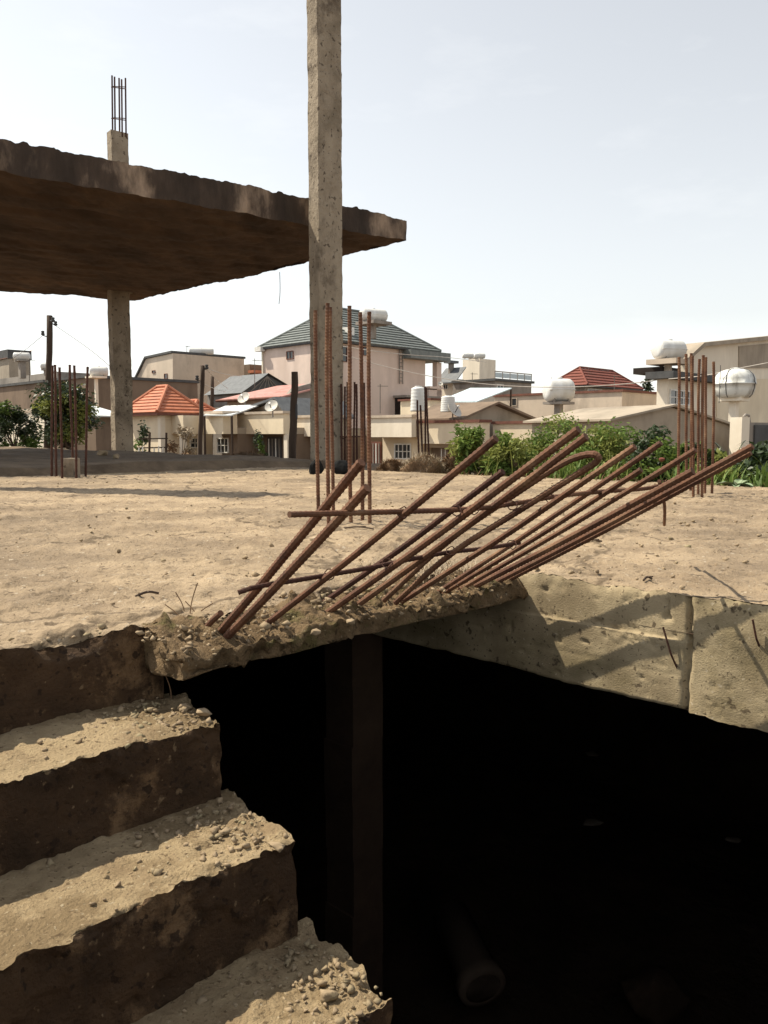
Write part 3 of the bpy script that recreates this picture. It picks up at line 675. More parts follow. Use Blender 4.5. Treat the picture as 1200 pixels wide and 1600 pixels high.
# ------------------------------------------------------------ houses
class House:
    def __init__(s, name, xc, D, xl, xr, label, cat='house', group=None, zg=ZG, rz=45):
        s.zg = zg; C = at(xc, 690, D); C.z = zg; s.rz = R(rz); s.C = C
        s.ex = Vector((math.cos(s.rz), math.sin(s.rz), 0)); s.ey = Vector((-math.sin(s.rz), math.cos(s.rz), 0))
        s.root = thing(name, C, label, cat, group, s.rz)
        s.a = s.L(xl, 681)[0]; s.b = s.Rr(xr, 681)[0]
    def hit(s, px, py, n, off):
        d = ray(px, py); o = Vector((0,0,CH)); p0 = s.C + n*off
        p = o + d*((p0-o).dot(n)/d.dot(n)); q = p - s.C
        return q.dot(s.ex), q.dot(s.ey), q.z
    def L(s, px, py, off=0.0): h = s.hit(px, py, s.ex, off); return h[1], h[2]
    def Rr(s, px, py, off=0.0): h = s.hit(px, py, s.ey, off); return h[0], h[2]
    def box(s, name, m, x0, x1, y0, y1, z0, z1, parent=None):
        return MB().box(x0, x1, y0, y1, z0, z1).build(name, M[m], parent or s.root)
    def ztop(s, py, px=None):
        p = s.C; return at(px_of(Vector((p.x, p.y, 0)))[0], py, p.y).z - s.zg
    def window(s, face, px0, py0, px1, py1, off=0.0, frame_m='white', pane='glass', nx=2, ny=1, name='window'):
        fn = s.L if face == 'L' else s.Rr
        h0, z1 = fn(px0, py0, off); h1, z0 = fn(px1, py1, off)
        h0, h1 = min(h0, h1), max(h0, h1); z0, z1 = min(z0, z1), max(z0, z1)
        w_ = min(.055, (h1-h0)*.09); bars = []
        bars += [(h0, h1, z0, z0+w_), (h0, h1, z1-w_, z1), (h0, h0+w_, z0+w_, z1-w_), (h1-w_, h1, z0+w_, z1-w_)]
        for i in range(1, nx): x = h0+(h1-h0)*i/nx; bars.append((x-w_*.35, x+w_*.35, z0+w_, z1-w_))
        for i in range(1, ny): z = z0+(z1-z0)*i/ny; bars.append((h0+w_, h1-w_, z-w_*.33, z+w_*.33))
        fr = MB(); pn = MB()
        for k, (p, q, c, d) in enumerate(bars):
            t = .06 if k < 4 else (.05 if k < 4+nx-1 else .045)
            if face == 'L': fr.box(off-t, off+.02, p, q, c, d)
            else: fr.box(p, q, off-t, off+.02, c, d)
        if face == 'L': pn.box(off-.012, off+.02, h0+.01, h1-.01, z0+.01, z1-.01)
        else: pn.box(h0+.01, h1-.01, off-.012, off+.02, z0+.01, z1-.01)
        f = fr.build(name, M[frame_m], s.root); pn.build('pane', M[pane], f); return f
    def slab(s, name, m, face, pix, t=.08, off=0.0, depth=None, parent=None):
        """polygon drawn on a face plane by its outline, extruded into the house"""
        fn = s.L if face == 'L' else s.Rr; poly = []
        for p in pix:
            h, z = fn(*p, off); poly.append((off, h, z) if face == 'L' else (h, off, z))
        d = (depth if depth is not None else t); dv = (d, 0, 0) if face == 'L' else (0, d, 0)
        return MB().prism(poly, dv).build(name, M[m], parent or s.root)
def courses(mb, e0, e1, t0, t1, n, lift=.05):
    e0, e1, t0, t1 = map(Vector, (e0, e1, t0, t1)); nr = (e1-e0).cross(t0-e0)
    if nr.length < 1e-6: nr = (e1-e0).cross(t1-e0)
    nr.normalize()
    if nr.z < 0: nr = -nr
    for i in range(n):
        a, b = i/n, (i+1)/n
        A_, B_ = e0.lerp(t0, a), e1.lerp(t1, a); C_, D_ = e1.lerp(t1, b), e0.lerp(t0, b)
        mb.add([A_, B_, A_+nr*lift, B_+nr*lift, C_+nr*lift*.15, D_+nr*lift*.15], [(0,1,3,2),(2,3,4,5)])
def hip(H, m, x0, x1, y0, y1, z0, h, n=8, ridge=None, parent=None, lift=.06, th=.12):
    """hipped roof with stepped tile courses; ridge=(xa,ya,xb,yb)"""
    lx, ly = x1-x0, y1-y0
    if ridge is None:
        k = min(lx, ly)/2
        ridge = (x0+k, (y0+y1)/2, x1-k, (y0+y1)/2) if lx >= ly else ((x0+x1)/2, y0+k, (x0+x1)/2, y1-k)
    ra, rb = Vector((ridge[0], ridge[1], z0+h)), Vector((ridge[2], ridge[3], z0+h))
    c = [Vector((x0,y0,z0)), Vector((x1,y0,z0)), Vector((x1,y1,z0)), Vector((x0,y1,z0))]
    mb = MB()
    if lx >= ly: sides = [(c[0],c[1],ra,rb),(c[1],c[2],rb,rb),(c[2],c[3],rb,ra),(c[3],c[0],ra,ra)]
    else: sides = [(c[0],c[1],ra,ra),(c[1],c[2],ra,rb),(c[2],c[3],rb,rb),(c[3],c[0],rb,ra)]
    for s_ in sides: courses(mb, *s_, n, lift)
    r = mb.build('roof', M[m], parent or H.root)
    MB().box(x0+.01, x1-.01, y0+.01, y1-.01, z0-th, z0-.002).build('eaves', M['darktrim' if m != 'orange' else 'trim'], r)
    caps = MB()
    for a, b in ((c[0], ra),(c[3], ra if lx >= ly else rb),(c[1], rb if lx >= ly else ra),(c[2], rb),(ra, rb)):
        if (a-b).length > .1: caps.tube([a+Vector((0,0,lift)), b+Vector((0,0,lift))], .09, 6)
    caps.build('ridge_cap', M[m], r)
    return r

# --- far left: brown wall building with roof structure
H = House('flat_roof_building', 141, 46, -260, 160, 'long brown block building with flat roof at far left', 'building')
zt = H.ztop(590); H.box('wall', 'brown', 0, 7, 0, H.a, 0, zt)
H.box('coping', 'darktrim', -.12, 7.1, -.1, H.a, zt+.002, zt+.16)
y1, z1 = H.L(5, 563, 4); y0, z0 = H.L(123, 566, 4)
H.box('roof_room', 'greywall', 2.5, 6, y0, y1, zt+.17, zt+1.0)
H2 = House('boundary_wall', 72, 30, -200, 80, 'pale cream boundary wall behind the left bush', 'wall')
H2.box('panel', 'pale', 0, .25, 0, H2.a, 0, H2.ztop(642)); H2.box('coping', 'beige', -.05, .3, -.05, H2.a, H2.ztop(642)+.002, H2.ztop(642)+.1)
H = House('orange_roof_house', 19, 75, -60, 52, 'far house with a sliver of orange roof at the left edge', 'house')
zt = H.ztop(560); H.box('wall', 'greybeige', 0, H.b, 0, H.a, 0, zt); H.box('parapet', 'darktrim', -.1, H.b+.1, -.1, H.a, zt+.002, H.ztop(546))
MB().add([(-.2,0,zt+.01),(-.2,H.a,zt+.01),(2.5,H.a,H.ztop(543)),(2.5,0,H.ztop(543))],[(0,1,2,3)]).build('roof', M['orange'], H.root)
# --- pale roofed low house behind the far column
H = House('metal_roof_house', 152, 58, 140, 262, 'low house with bright white metal roof behind the far column', 'house')
zt = H.ztop(612); H.box('wall', 'brown', 0, H.b, 0, 8, 0, zt)
p = [(-.4,-.5,zt+.02),(H.b+.3,-.5,zt+.02),(H.b+.3,6,zt+1.35),(-.4,6,zt+1.35)]
mb = MB().prism(p, (0,0,.06)); mb.build('roof', M['zinc'], H.root)
H.window('R', 165, 622, 175, 632)
H = House('metal_shed', 150, 34, 140, 192, 'small shed with white sheet roof left of the orange tiled house', 'shed')
zt = H.ztop(652); H.box('wall', 'brown', 0, 1.2, 0, 3, 0, zt)
MB().prism([(-.2,-.3,zt+.02),(1.35,-.3,zt+.02),(1.35,3,zt+.55),(-.2,3,zt+.55)], (0,0,.05)).build('roof', M['zinc'], H.root)
# --- beige block with slanted left shoulder
H = House('beige_block_building', 270, 66, 205, 380, 'big plain beige building with a slanted left roof shoulder', 'building')
zt = H.ztop(552)
H.slab('wall', 'beige', 'L', [(270,760),(270,552),(228,561),(213,592),(205,604),(205,760)], depth=H.b)
mb = MB()
prof = [(270,552),(228,561),(213,592),(205,604)]
pr_ = [H.L(*q) for q in prof]
for (ya, za_), (yb, zb_) in zip(pr_, pr_[1:]): mb.add([(-.15,ya,za_+.03),(-.15,yb,zb_+.03),(H.b+.15,yb,zb_+.03),(H.b+.15,ya,za_+.03),(-.15,ya,za_+.2),(-.15,yb,zb_+.2),(H.b+.15,yb,zb_+.2),(H.b+.15,ya,za_+.2)],[(3,2,1,0),(4,5,6,7),(0,1,5,4),(2,3,7,6),(1,2,6,5),(3,0,4,7)])
mb.build('roof_edge', M['darktrim'], H.root)
H.window('L', 257, 584, 262, 592, nx=1, frame_m='trim'); H.window('L', 238, 579, 243, 583, nx=1, frame_m='trim')
# --- orange tiled house
H = House('tiled_house', 252, 40, 204, 332, 'small cream house with bright orange tiled hip roof', 'house')
zt = H.ztop(645); H.box('wall', 'cream', 0, H.b, 0, 3.0, 0, zt-.12)
hip(H, 'orange', -.45, H.b*.80, -.45, 3.3, zt, H.ztop(607)-zt+.15, n=8)
hip(H, 'orange', H.b*.55, H.b+.35, -.2, 3.0, zt-.01, (H.ztop(624)-zt), n=6)
for p0, p1 in ((251,293),):
    x0_ = H.Rr(268, 681)[0]; x1_ = H.Rr(300, 681)[0]
    H.box('bay', 'cream', x0_, x1_, -1.1, .02, H.Rr(270, 678)[1], zt-.13)
    H.box('bay_post', 'pale', x0_-.05, x0_+.2, -1.05, -.8, 0, H.Rr(270, 678)[1])
    H.box('bay_post', 'pale', x1_-.22, x1_+.03, -1.05, -.8, 0, H.Rr(270, 678)[1])
H.window('R', 296, 684, 312, 700, nx=2, ny=2); H.box('corner_post', 'pale', -.06, .2, -.06, .2, 0, zt-.13)
# --- terrace houses with boxed parapets
def terrace(xl, xc, xr, yt, yb, D, label, coping='beige', m='cream', body=4.5, feats=(), name='terrace_house', wallm='brown', setb=.9):
    H = House(name, xc, D, xl, xr, label, 'house', 'terrace houses across the street')
    zt, zb = H.ztop(yt), H.ztop(yb)
    H.box('parapet', m, 0, H.b, 0, H.a, zb, zt)
    H.box('coping', coping, -.08, H.b+.06, -.08, H.a+.06, zt+.002, zt+.12)
    H.box('wall', wallm, setb, setb+body, .12, H.a-.05, 0, zb-.002)
    H.box('ceiling_slab', 'greybeige', .02, setb+body, .06, H.a-.02, zb-.1+.101, zb+.02+.1) if False else None
    H.box('roof_deck', 'greybeige', H.b+.002, setb+body, .1, H.a-.04, zb+.0, zb+.3)
    for f in feats:
        if f[0] == 'win': H.window('L', *f[1:5], off=setb, nx=f[5] if len(f) > 5 else 3, ny=2)
        if f[0] == 'door':
            ya, za_ = H.L(f[1], f[2], setb); yb_, _ = H.L(f[3], f[4], setb)
            d = H.box('door', f[5] if len(f) > 5 else 'green_door', setb-.05, setb+.03, min(ya,yb_), max(ya,yb_), 0.02, za_)
            for k in range(4):
                yy = min(ya,yb_)+(k+.5)*abs(ya-yb_)/4; MB().box(setb-.08, setb-.055, yy-.03, yy+.03, .05, za_-.08).build('bar', M['white' if k % 2 else 'greywall'], d)
        if f[0] == 'post':
            ya, _ = H.L(f[1], 690, .1); H.box('post', 'pale', .1, .32, ya-.13, ya+.13, 0, zb-.003)
    return H
terrace(321, 349, 371, 646, 678, 39, 'narrow cream terrace house with white lattice window beside the thin pole', feats=[('win',340,684,358,708,3)])
T1 = terrace(372, 443, 453, 646, 678, 38, 'terrace house with broad blank cream parapet and grey satellite dish', feats=[('door',419,683,441,720), ('post',384), ('post',446)])
terrace(462, 506, 535, 652, 682, 38, 'terrace house partly hidden between the stump and tall column', m='pale', feats=[('win',470,690,482,705,2)])
T4 = terrace(575, 643, 650, 652, 683, 36, 'terrace house with pale parapet and white barred window right of column', m='pale', feats=[('win',617,693,643,718,4), ('door',578,690,596,718,'trim')], coping='leaf_y' if False else 'beige', wallm='cream')
T5 = terrace(652, 748, 765, 660, 694, 34, 'terrace house with red-brown coping and two white water barrels above', coping='trim', m='cream', feats=[('door',690,698,702,712,'trim')])
T6 = terrace(770, 905, 935, 661, 700, 33, 'long cream terrace house behind the green shrubs', coping='trim', m='cream')
# pitched roofs of the terrace
def roof_sheet(name, pts, D, m, label, t=.06, gable=None):
    """thin pitched sheet roof over posts: pts = (px, py, depth)"""
    P = [at(*p) for p in pts]; c = sum(P, Vector())/len(P)
    r = thing(name, Vector((c.x, c.y, ZG)), label, 'roof', None)
    MB().prism([p - r.location for p in P], (0,0,-t)).build('sheet', M[m], r)
    for p in P: MB().tube([Vector((p.x*.97+c.x*.03, p.y*.97+c.y*.03, ZG))-r.location, Vector((p.x*.97+c.x*.03, p.y*.97+c.y*.03, p.z-t*.9))-r.location], .06, 6).build('post', M['wood'], r)
    return r
roof_sheet('porch_roof', [(318,648,39.5),(362,648,38.5),(408,632,43),(352,634,44)], 40, 'zinc', 'white corrugated porch roof beside the broad cream parapet')
H = House('gable_house', 452, 41, 340, 512, 'low grey gabled house behind the broad cream parapet', 'house')
H.slab('wall', 'greybeige', 'L', [(452,760),(452,650),(436,626),(350,655),(350,760)], depth=4)
mb = MB(); q = [H.L(*p) for p in ((455,653),(436,624),(338,658))]
for (a0,b0),(a1,b1) in zip(q, q[1:]): mb.prism([(-.3,a0,b0),(-.3,a1,b1),(-.3,a1,b1+.12),(-.3,a0,b0+.12)], (4.6,0,0))
mb.build('roof', M['slate'], H.root)
H = House('pink_roof_house', 446, 47, 356, 492, 'house with faded red sheet roof and grey gable end', 'house')
zt = H.ztop(622); H.box('wall', 'beige', 0, 5, 0, H.a, 0, zt)
H.slab('gable', 'greywall', 'R', [(446,640),(446,622),(460,606),(492,597),(492,640)], depth=.3, off=-.02)
a0, a1 = -.3, H.a+.4
MB().prism([(-.5,a0,zt-.02),(4.2,a0,zt+1.05),(4.2,a1,zt+1.05),(-.5,a1,zt-.02)], (0,0,.09)).build('roof', M['pinkroof'], H.root)
MB().tube([(-.52,a0,zt),(-.52,a1,zt)], .08, 8).build('gutter', M['trim'], H.root)
MB().tube([H.L(426,620)[:1] and (-.15,H.L(424,640)[0],zt), (-.15,H.L(424,640)[0],zt-1.2)], .05, 6).build('downpipe', M['white'], H.root)
H = House('slate_gable_house', 380, 56, 325, 412, 'slate grey steep gable roof with dark lattice triangle', 'house')
zt = H.ztop(612); H.box('wall', 'greywall', 0, 5, 0, H.a, 0, zt)
apx = H.Rr(386, 586)
MB().prism([(0,-.1,zt),(5,-.1,zt),(2.0,-.1,apx[1]+.1)], (0,.2,0)).build('gable', M['darktrim'], H.root)
MB().add([(-.3,-.3,zt-.1),(-.3,H.a,zt-.1),(2.0,H.a,apx[1]+.2),(2.0,-.3,apx[1]+.2),(5.3,-.3,zt-.1),(5.3,H.a,zt-.1)],[(0,1,2,3),(3,2,5,4)]).build('roof', M['slate'], H.root)
for k in range(6):
    x = .6+k*.55; MB().tube([(x,-.13,zt+.05),(2.0,-.13,apx[1])], .03, 5).build('lattice_bar', M['greywall'], H.root)
H = House('brown_block_house', 392, 72, 381, 420, 'dark brown flat-topped house left of the pink building', 'house')
zt = H.ztop(569); H.box('wall', 'brown', 0, H.b, 0, 5, 0, zt); H.box('canopy', 'orange', -.2, H.b, -.8, -.002, H.ztop(583), H.ztop(579))

# --- pink house with hip roof
H = House('pink_house', 512, 60, 411, 664, 'tall pink house with grey-green tiled hip roof', 'house')
zt = H.ztop(531); a, b = H.a, H.b
H.box('wall', 'pink', 0, b, 0, a, 0, zt)
zr = H.ztop(541)
bw = H.Rr(690, 540)[0]
hip(H, 'greyroof', -.25, bw-.6, -.5, a+.2, zt-.05, H.ztop(474)-zt+.5, n=13, lift=.10, th=.1)
H.box('fascia', 'greyroof', H.Rr(628,540)[0], bw, -1.0, 2.5, H.ztop(549), zt-.16)
H.box('porch_post', 'pink', H.Rr(677,600)[0], H.Rr(684,600)[0], -.4, .1, 0, H.ztop(551))
H.box('porch_floor', 'pink', b+.01, H.Rr(684,600)[0]+.2, -.5, 2, H.ztop(598), H.ztop(594))
H.box('porch_wall', 'pink', b+.01, H.Rr(684,600)[0]+.1, -.4, 2, 0, H.ztop(600))
f = H.window('L', 448, 549, 459, 561, nx=2, ny=1, frame_m='trim')
H.window('R', 534, 540, 542, 566, nx=1, ny=2, frame_m='trim'); H.window('R', 567, 542, 574, 556, nx=1, frame_m='trim')
H.box('downpipe', 'pale', -.12, .0, a-.25, a-.1, 0, zt-.3)
MB().box(-.5, -.1, a-.5, a+.3, zt-.3, zt+.05).build('gutter_box', M['white'], H.root)
lad = None
xa, xb = H.Rr(622,570)[0], H.Rr(628,570)[0]; za_, zb_ = H.Rr(625,600)[1], H.Rr(625,543)[1]
lad = MB().box(xa, xa+.06, -.16, -.1, za_, zb_).box(xb-.06, xb, -.16, -.1, za_, zb_).build('ladder', M['greywall'], H.root)
for k in range(10): MB().box(xa+.06, xb-.06, -.15, -.11, za_+.2+k*(zb_-za_)/10, za_+.26+k*(zb_-za_)/10).build('rung', M['greywall'], lad)
H.box('annex', 'darkin', H.Rr(617,630)[0], H.Rr(664,630)[0], -1.2, -.005, 0, H.ztop(617)); H.box('annex_roof', 'greywall', H.Rr(614,630)[0], H.Rr(667,630)[0], -1.5, 0-.003, H.ztop(617)+.01, H.ztop(613))
H.box('dormer', 'white', H.Rr(549,500)[0], H.Rr(558,500)[0], .3, 2.2, zt+.2, H.ztop(505))
H = House('brick_shed', 672, 40, 655, 690, 'small rust-stained cream shed between the two white barrels', 'shed')
H.box('wall', 'cream', 0, H.b, 0, 2, 0, H.ztop(625)); H.box('roof', 'trim', -.1, H.b+.1, -.1, 2.1, H.ztop(625)+.002, H.ztop(622))

# --- cluster right of the pink house
H = House('tower_house', 748, 78, 722, 773, 'pale cubic rooftop block with white barrels on top', 'building')
zt = H.ztop(560); H.box('wall', 'pale', 0, H.b, 0, H.a, 0, zt); H.box('chimney', 'greywall', .5, 1.1, H.a-.9, H.a-.3, zt+.002, zt+.5)
H = House('stepped_house', 712, 74, 686, 724, 'small house with slanted grey roof next to the pink house', 'house')
zt = H.ztop(592); H.box('wall', 'pale', 0, H.b, 0, H.a, 0, zt); H.box('roof_room', 'greywall', .3, H.b-.2, 1, H.a-.8, zt+.002, H.ztop(566)); H.box('roof_slab', 'slate', 0, H.b+.1, .7, H.a-.5, H.ztop(566)+.003, H.ztop(562))
MB().prism([(-.6,-.4,zt-.4),(-.6,H.a,zt-.4),(.9,H.a,zt+1.0),(.9,-.4,zt+1.0)], (0,0,.1)).build('roof', M['slate'], H.root)
H.window('L', 693, 601, 700, 608, nx=2); 
H = House('terrace_block', 772, 70, 700, 829, 'grey block with a glass railed roof terrace', 'building')
zt = H.ztop(595); H.box('wall', 'greywall', 0, H.b, 0, H.a*.9, 0, zt); H.box('roof_edge', 'darktrim', -.2, H.b+.2, -.2, H.a*.9, zt+.002, zt+.2)
zr = H.ztop(580)
rl = MB().tube([(0,0,zr),(H.b,0,zr)], .05, 6).build('railing', M['greywall'], H.root)
n = 5
for k in range(n+1): MB().tube([(H.b*k/n,0,zt+.2),(H.b*k/n,0,zr)], .04, 6).build('post', M['greywall'], rl)
for k in range(n): MB().box(H.b*k/n+.06, H.b*(k+1)/n-.06, -.015, .015, zt+.3, zr-.1).build('pane', M['bluegl'], rl)
H.window('R', 776, 600, 786, 609, nx=2)
roof_sheet('sheet_roof', [(684,627,46),(745,627,44),(800,606,52),(735,606,54)], 50, 'zincblue', 'pale blue sheet metal roof below the rooftop block')
H = House('gable_shed', 770, 37, 708, 826, 'low brown gabled shed behind the red-brown coping', 'shed')
H.slab('wall', 'greybeige', 'R', [(718,700),(718,655),(770,632),(826,655),(826,700)], depth=3)
q = [H.Rr(*p) for p in ((712,657),(770,631),(830,657))]; mb = MB()
for (a0,b0),(a1,b1) in zip(q, q[1:]): mb.prism([(a0,-.35,b0),(a1,-.35,b1),(a1,-.35,b1+.1),(a0,-.35,b0+.1)], (0,3.6,0))
mb.build('roof', M['brown'], H.root)
# --- long beige wall building
H = House('long_beige_building', 970, 50, 772, 1024, 'long low beige flat-roofed building with red-brown roof edge', 'building')
zt = H.ztop(612); H.box('wall', 'beige', 0, H.b, 0, H.a, 0, zt); H.box('coping', 'trim', -.1, H.b+.1, -.1, H.a+.1, zt+.002, zt+.14)
H.window('L', 800, 622, 808, 634, nx=1, frame_m='beige')
H = House('red_roof_house', 912, 80, 868, 996, 'far house with dark red tiled hip roof', 'house')
zt = H.ztop(603); H.box('wall', 'greywall', 0, H.b, 0, H.a, 0, zt); hip(H, 'redroof', -.7, H.b*.97, -.7, H.a+.8, zt+.02, H.ztop(577)-zt+.3, n=6, lift=.1)
H.window('R', 918, 607, 940, 618, nx=4)
# --- right hand cream building
H = House('cream_house', 1040, 36, 1024, 1420, 'large cream two-level house at the right edge', 'house')
zt = H.ztop(592); H.box('wall', 'pale', 0, H.b, 0, H.a, 0, zt)
H.box('roof_edge', 'darktrim', -.5, H.Rr(1128,590)[0], -.5, H.a+.3, zt+.002, H.ztop(581))
H.slab('upper_wall', 'pale', 'R', [(1082,592),(1082,556),(1100,537),(1300,518),(1300,592)], depth=.7, off=.25)
H.slab('parapet_edge', 'greybeige', 'R', [(1072,562),(1101,535),(1301,515),(1301,521),(1102,541),(1076,564)], depth=1.2, off=-.1)
H.slab('cement_patch', 'greybeige', 'R', [(1155,575),(1155,541),(1290,528),(1290,575)], depth=.1, off=.2)
H.slab('lower_wall', 'cream', 'R', [(1120,760),(1120,592),(1300,592),(1300,760)], depth=.2, off=-.05)
H.window('R', 1046, 608, 1076, 634, nx=3, ny=2)
H.box('roof_room', 'darkin', .3, 2.0, .4, 1.8, H.ztop(581)+.003, H.ztop(571))
# --- gable shed in front of it
H = House('cement_shed', 1052, 24, 945, 1146, 'grey cement shed with low gable and white roof sheet at right', 'shed', rz=28)
H.slab('wall', 'greybeige', 'R', [(955,780),(955,655),(1050,637),(1146,667),(1146,780)], depth=3.5)
q = [H.Rr(*p) for p in ((948,658),(1050,635),(1150,668))]; mb = MB()
for (a0,b0),(a1,b1) in zip(q, q[1:]): mb.prism([(a0,-.15,b0),(a1,-.15,b1),(a1,-.15,b1+.06),(a0,-.15,b0+.06)], (0,3.9,0))
mb.build('roof', M['greybeige'], H.root)
roof_sheet('white_sheet_roof', [(922,655,27),(975,655,25.5),(1012,643,29),(938,644,31)], 27, 'zinc', 'flat white roof sheet left of the grey cement shed')
H = House('grey_gate_wall', 1168, 24, 1160, 1290, 'grey wall with a metal gate at the far right', 'wall', rz=30)
H.box('panel', 'greywall', 0, H.b, 0, .3, 0, H.ztop(660)); H.box('pier', 'pale', -.35, -.002, -.05, .35, 0, H.ztop(652)); H.box('gate', 'darktrim', H.Rr(1177,680)[0], H.b, -.06, -.002, .1, H.ztop(664))
MB().tube([(-.1,.1,H.ztop(652)),(0.0,.1,H.ztop(648)),(.15,.1,H.ztop(649)),(.2,.1,H.ztop(660))], .04, 6).build('pipe', M['greywall'], H.root)

# ------------------------------------------------------------ water tanks, dishes, poles, wires
def tank_h(px0, px1, py0, py1, D, label, m='tank', rz=30, name='water_tank'):
    c = at((px0+px1)/2, (py0+py1)/2, D); wd = (px1-px0)/F*D; h = (py1-py0)/F*D; r = h/2; Lh = max(wd/2*1.02, r*1.05)
    o = thing(name, c - Vector((0,0,r)), label, 'water tank', 'rooftop water tanks', R(rz))
    e = min(.38*r, Lh*.3)
    prof = [(.02,-Lh),(r*.55,-Lh*.995),(r*.82,-Lh+e*.25),(r*.96,-Lh+e*.7),(r,-Lh+e)]
    mid = []
    for k in range(1, 6): mid.append((r*(1+.012*math.sin(k*math.pi/6)), (-Lh+e)+(2*Lh-2*e)*k/6))
    full = prof+mid+[(a,-b) for a, b in reversed(prof)]
    MB().lathe(full, 28, 'x', (0,0,r)).build('shell', M[m], o, True)
    MB().box(-Lh*.93, Lh*.93, -r*1.012, r*1.012, r*.97, r*1.03).build('seam', M['greywall' if m != 'tank' else 'dish'], o)
    MB().lathe([(r*.3,2*r-.05*r),(r*.3,2*r+.06*r),(r*.26,2*r+.10*r),(.02,2*r+.12*r)], 18).build('lid', M[m], o)
    for s_ in (-1, 1): MB().box(s_*Lh*.5-.06*r, s_*Lh*.5+.06*r, -r*.7, r*.7, -.02, r*.35).build('cradle', M['greywall'], o)
    return o
def tank_v(px0, px1, py0, py1, D, label, m='tank', taper=.88):
    c = at((px0+px1)/2, py1, D); r = (px1-px0)/F*D/2; h = (py1-py0)/F*D
    o = thing('water_barrel', c, label, 'water tank', 'rooftop water tanks')
    prof = []
    for k in range(21):
        t = k/20; rr = r*(1-(1-taper)*t); prof.append((rr*(1 if k % 3 else .96), h*.92*t))
    prof += [(r*taper*.9, h*.95), (r*.5, h*.985)]
    MB().lathe(prof, 26).build('shell', M[m], o, True); MB().lathe([(r*.45,h*.98),(r*.45,h*1.03),(r*.1,h*1.04)], 16).build('lid', M[m], o)
    return o
def stand(px0, px1, py0, py1, pxa, pxb, ybot, D, label, m='greywall'):
    a = at(px0, py0, D); b = at(px1, py1, D); pa = at(pxa, py1, D); pb = at(pxb, py1, D); zb = at(px0, ybot, D).z
    o = thing('tank_stand', Vector(((pa.x+pb.x)/2, D, zb)), label, 'tank stand', 'tank stands', R(45)); hw = (b.x-a.x)/2*.72; pw = (pb.x-pa.x)/2*.72
    MB().box(-hw, hw, -hw, hw, b.z-zb, a.z-zb).build('platform', M[m], o)
    MB().box(-pw, pw, -pw, pw, -.05, b.z-zb-.002).build('post', M[m], o)
    return o
tank_h(1021, 1070, 532, 562, 36.6, 'clean white barrel tank on a slab above the dark roof edge', rz=20)
stand(1008, 1076, 562, 570, 1038, 1050, 590, 36.6, 'concrete slab stand under the clean white barrel tank', 'beige')
c = at(1148, 600, 28); o = thing('spherical_tank', c-Vector((0,0,.5)), 'dirty round silver water tank with black stains on a post', 'water tank', 'rooftop water tanks', R(20))
r = .67; prof = [(.30,-.48),(.50,-.46),(.60,-.36),(.655,-.18),(.67,-.02),(.69,-.02),(.69,.02),(.67,.02),(.655,.16),(.60,.30),(.48,.42),(.30,.485),(.14,.50),(.05,.51)]
MB().lathe([(a, b+.5) for a, b in prof], 32).build('shell', M['tankdirty'], o, True)
for k in range(4):
    t = k*math.pi/2+.4; MB().tube([(math.cos(t)*a*1.012, math.sin(t)*a*1.012, b+.5) for a, b in prof[1:-1]], .014, 5).build('strap', M['darktrim'], o)
MB().lathe([(.16,.99),(.16,1.03),(.05,1.05)], 16).build('lid', M['tankdirty'], o)
MB().tube([(-.72,-.1,-.15),(-.72,-.1,1.1)], .012, 6).build('float_pipe', M['darktrim'], o); MB().tube([(-.72,-.1,.3),(-.6,0,.5)], .012, 6).build('bracket', M['darktrim'], o)
stand(1129, 1177, 620, 627, 1139, 1155, 720, 28, 'square pale post and slab under the round silver tank', 'pale')
tank_h(851, 895, 592, 628, 40, 'cream domed water tank on a post by the long beige wall', rz=10)
stand(848, 897, 628, 632, 866, 880, 680, 40, 'concrete post under the cream domed tank')
tank_v(641, 666, 605, 643, 35.5, 'taller white ribbed barrel left of the small shed')
tank_v(688, 712, 619, 644, 35.2, 'shorter white ribbed barrel beside the satellite dish')
tank_h(562, 605, 483, 502, 57, 'white barrel tank on the pink house roof', rz=30)
stand(556, 612, 503, 508, 580, 588, 528, 57, 'grey platform under the tank on the pink house', 'greywall')
tank_h(296, 333, 544, 554, 68, 'long white tank on the big beige building', rz=15)
tank_h(141, 168, 573, 588, 44, 'white tank on a column behind the rebars at left', rz=15)
stand(138, 172, 588, 591, 147, 153, 690, 44, 'slim pale column carrying the left white tank', 'pale')
tank_h(22, 46, 551, 563, 50, 'small white tank on the far left roof', rz=15); stand(22, 46, 563, 565, 28, 40, 590, 50, 'low plinth of the far left tank')
tank_h(64, 80, 567, 577, 47, 'tiny white tank directly behind the left utility pole', rz=15); stand(64, 80, 577, 579, 68, 76, 592, 47, 'low plinth of the tank behind the utility pole')
tank_h(722, 740, 552, 560, 77, 'left white barrel on the cubic rooftop block', rz=15); tank_h(740, 758, 552, 560, 78.5, 'right white barrel on the cubic rooftop block', rz=15)
def dish(px, py, pw, D, label, az, el=35):
    r = pw/F*D/2; c = at(px, py, D)
    o = thing('satellite_dish', c, label, 'satellite dish', 'satellite dishes')
    prof = [(r*t, .30*r*t*t) for t in np.linspace(.02, 1, 9)]
    b = MB().lathe(prof + [(r*1.02,.31*r),(r*1.0,.27*r)] + [(r*t, .30*r*t*t-.03) for t in np.linspace(.95,.02,7)], 28)
    s_ = b.build('reflector', M['dish'], o, True); s_.rotation_euler = (R(90-el), 0, R(az))
    MB().tube([(0,-.3*r,.05),(0,0,.9*r)], .02, 6).build('feed_arm', M['darktrim'], s_); MB().lathe([(.05,.85*r),(.05,1.0*r)], 10).build('receiver', M['white'], s_)
    MB().tube([(0,.12,0),(0,.2,-.5*r),(0,.2,-1.5*r)], .035, 6).build('mast', M['greywall'], o)
    return o
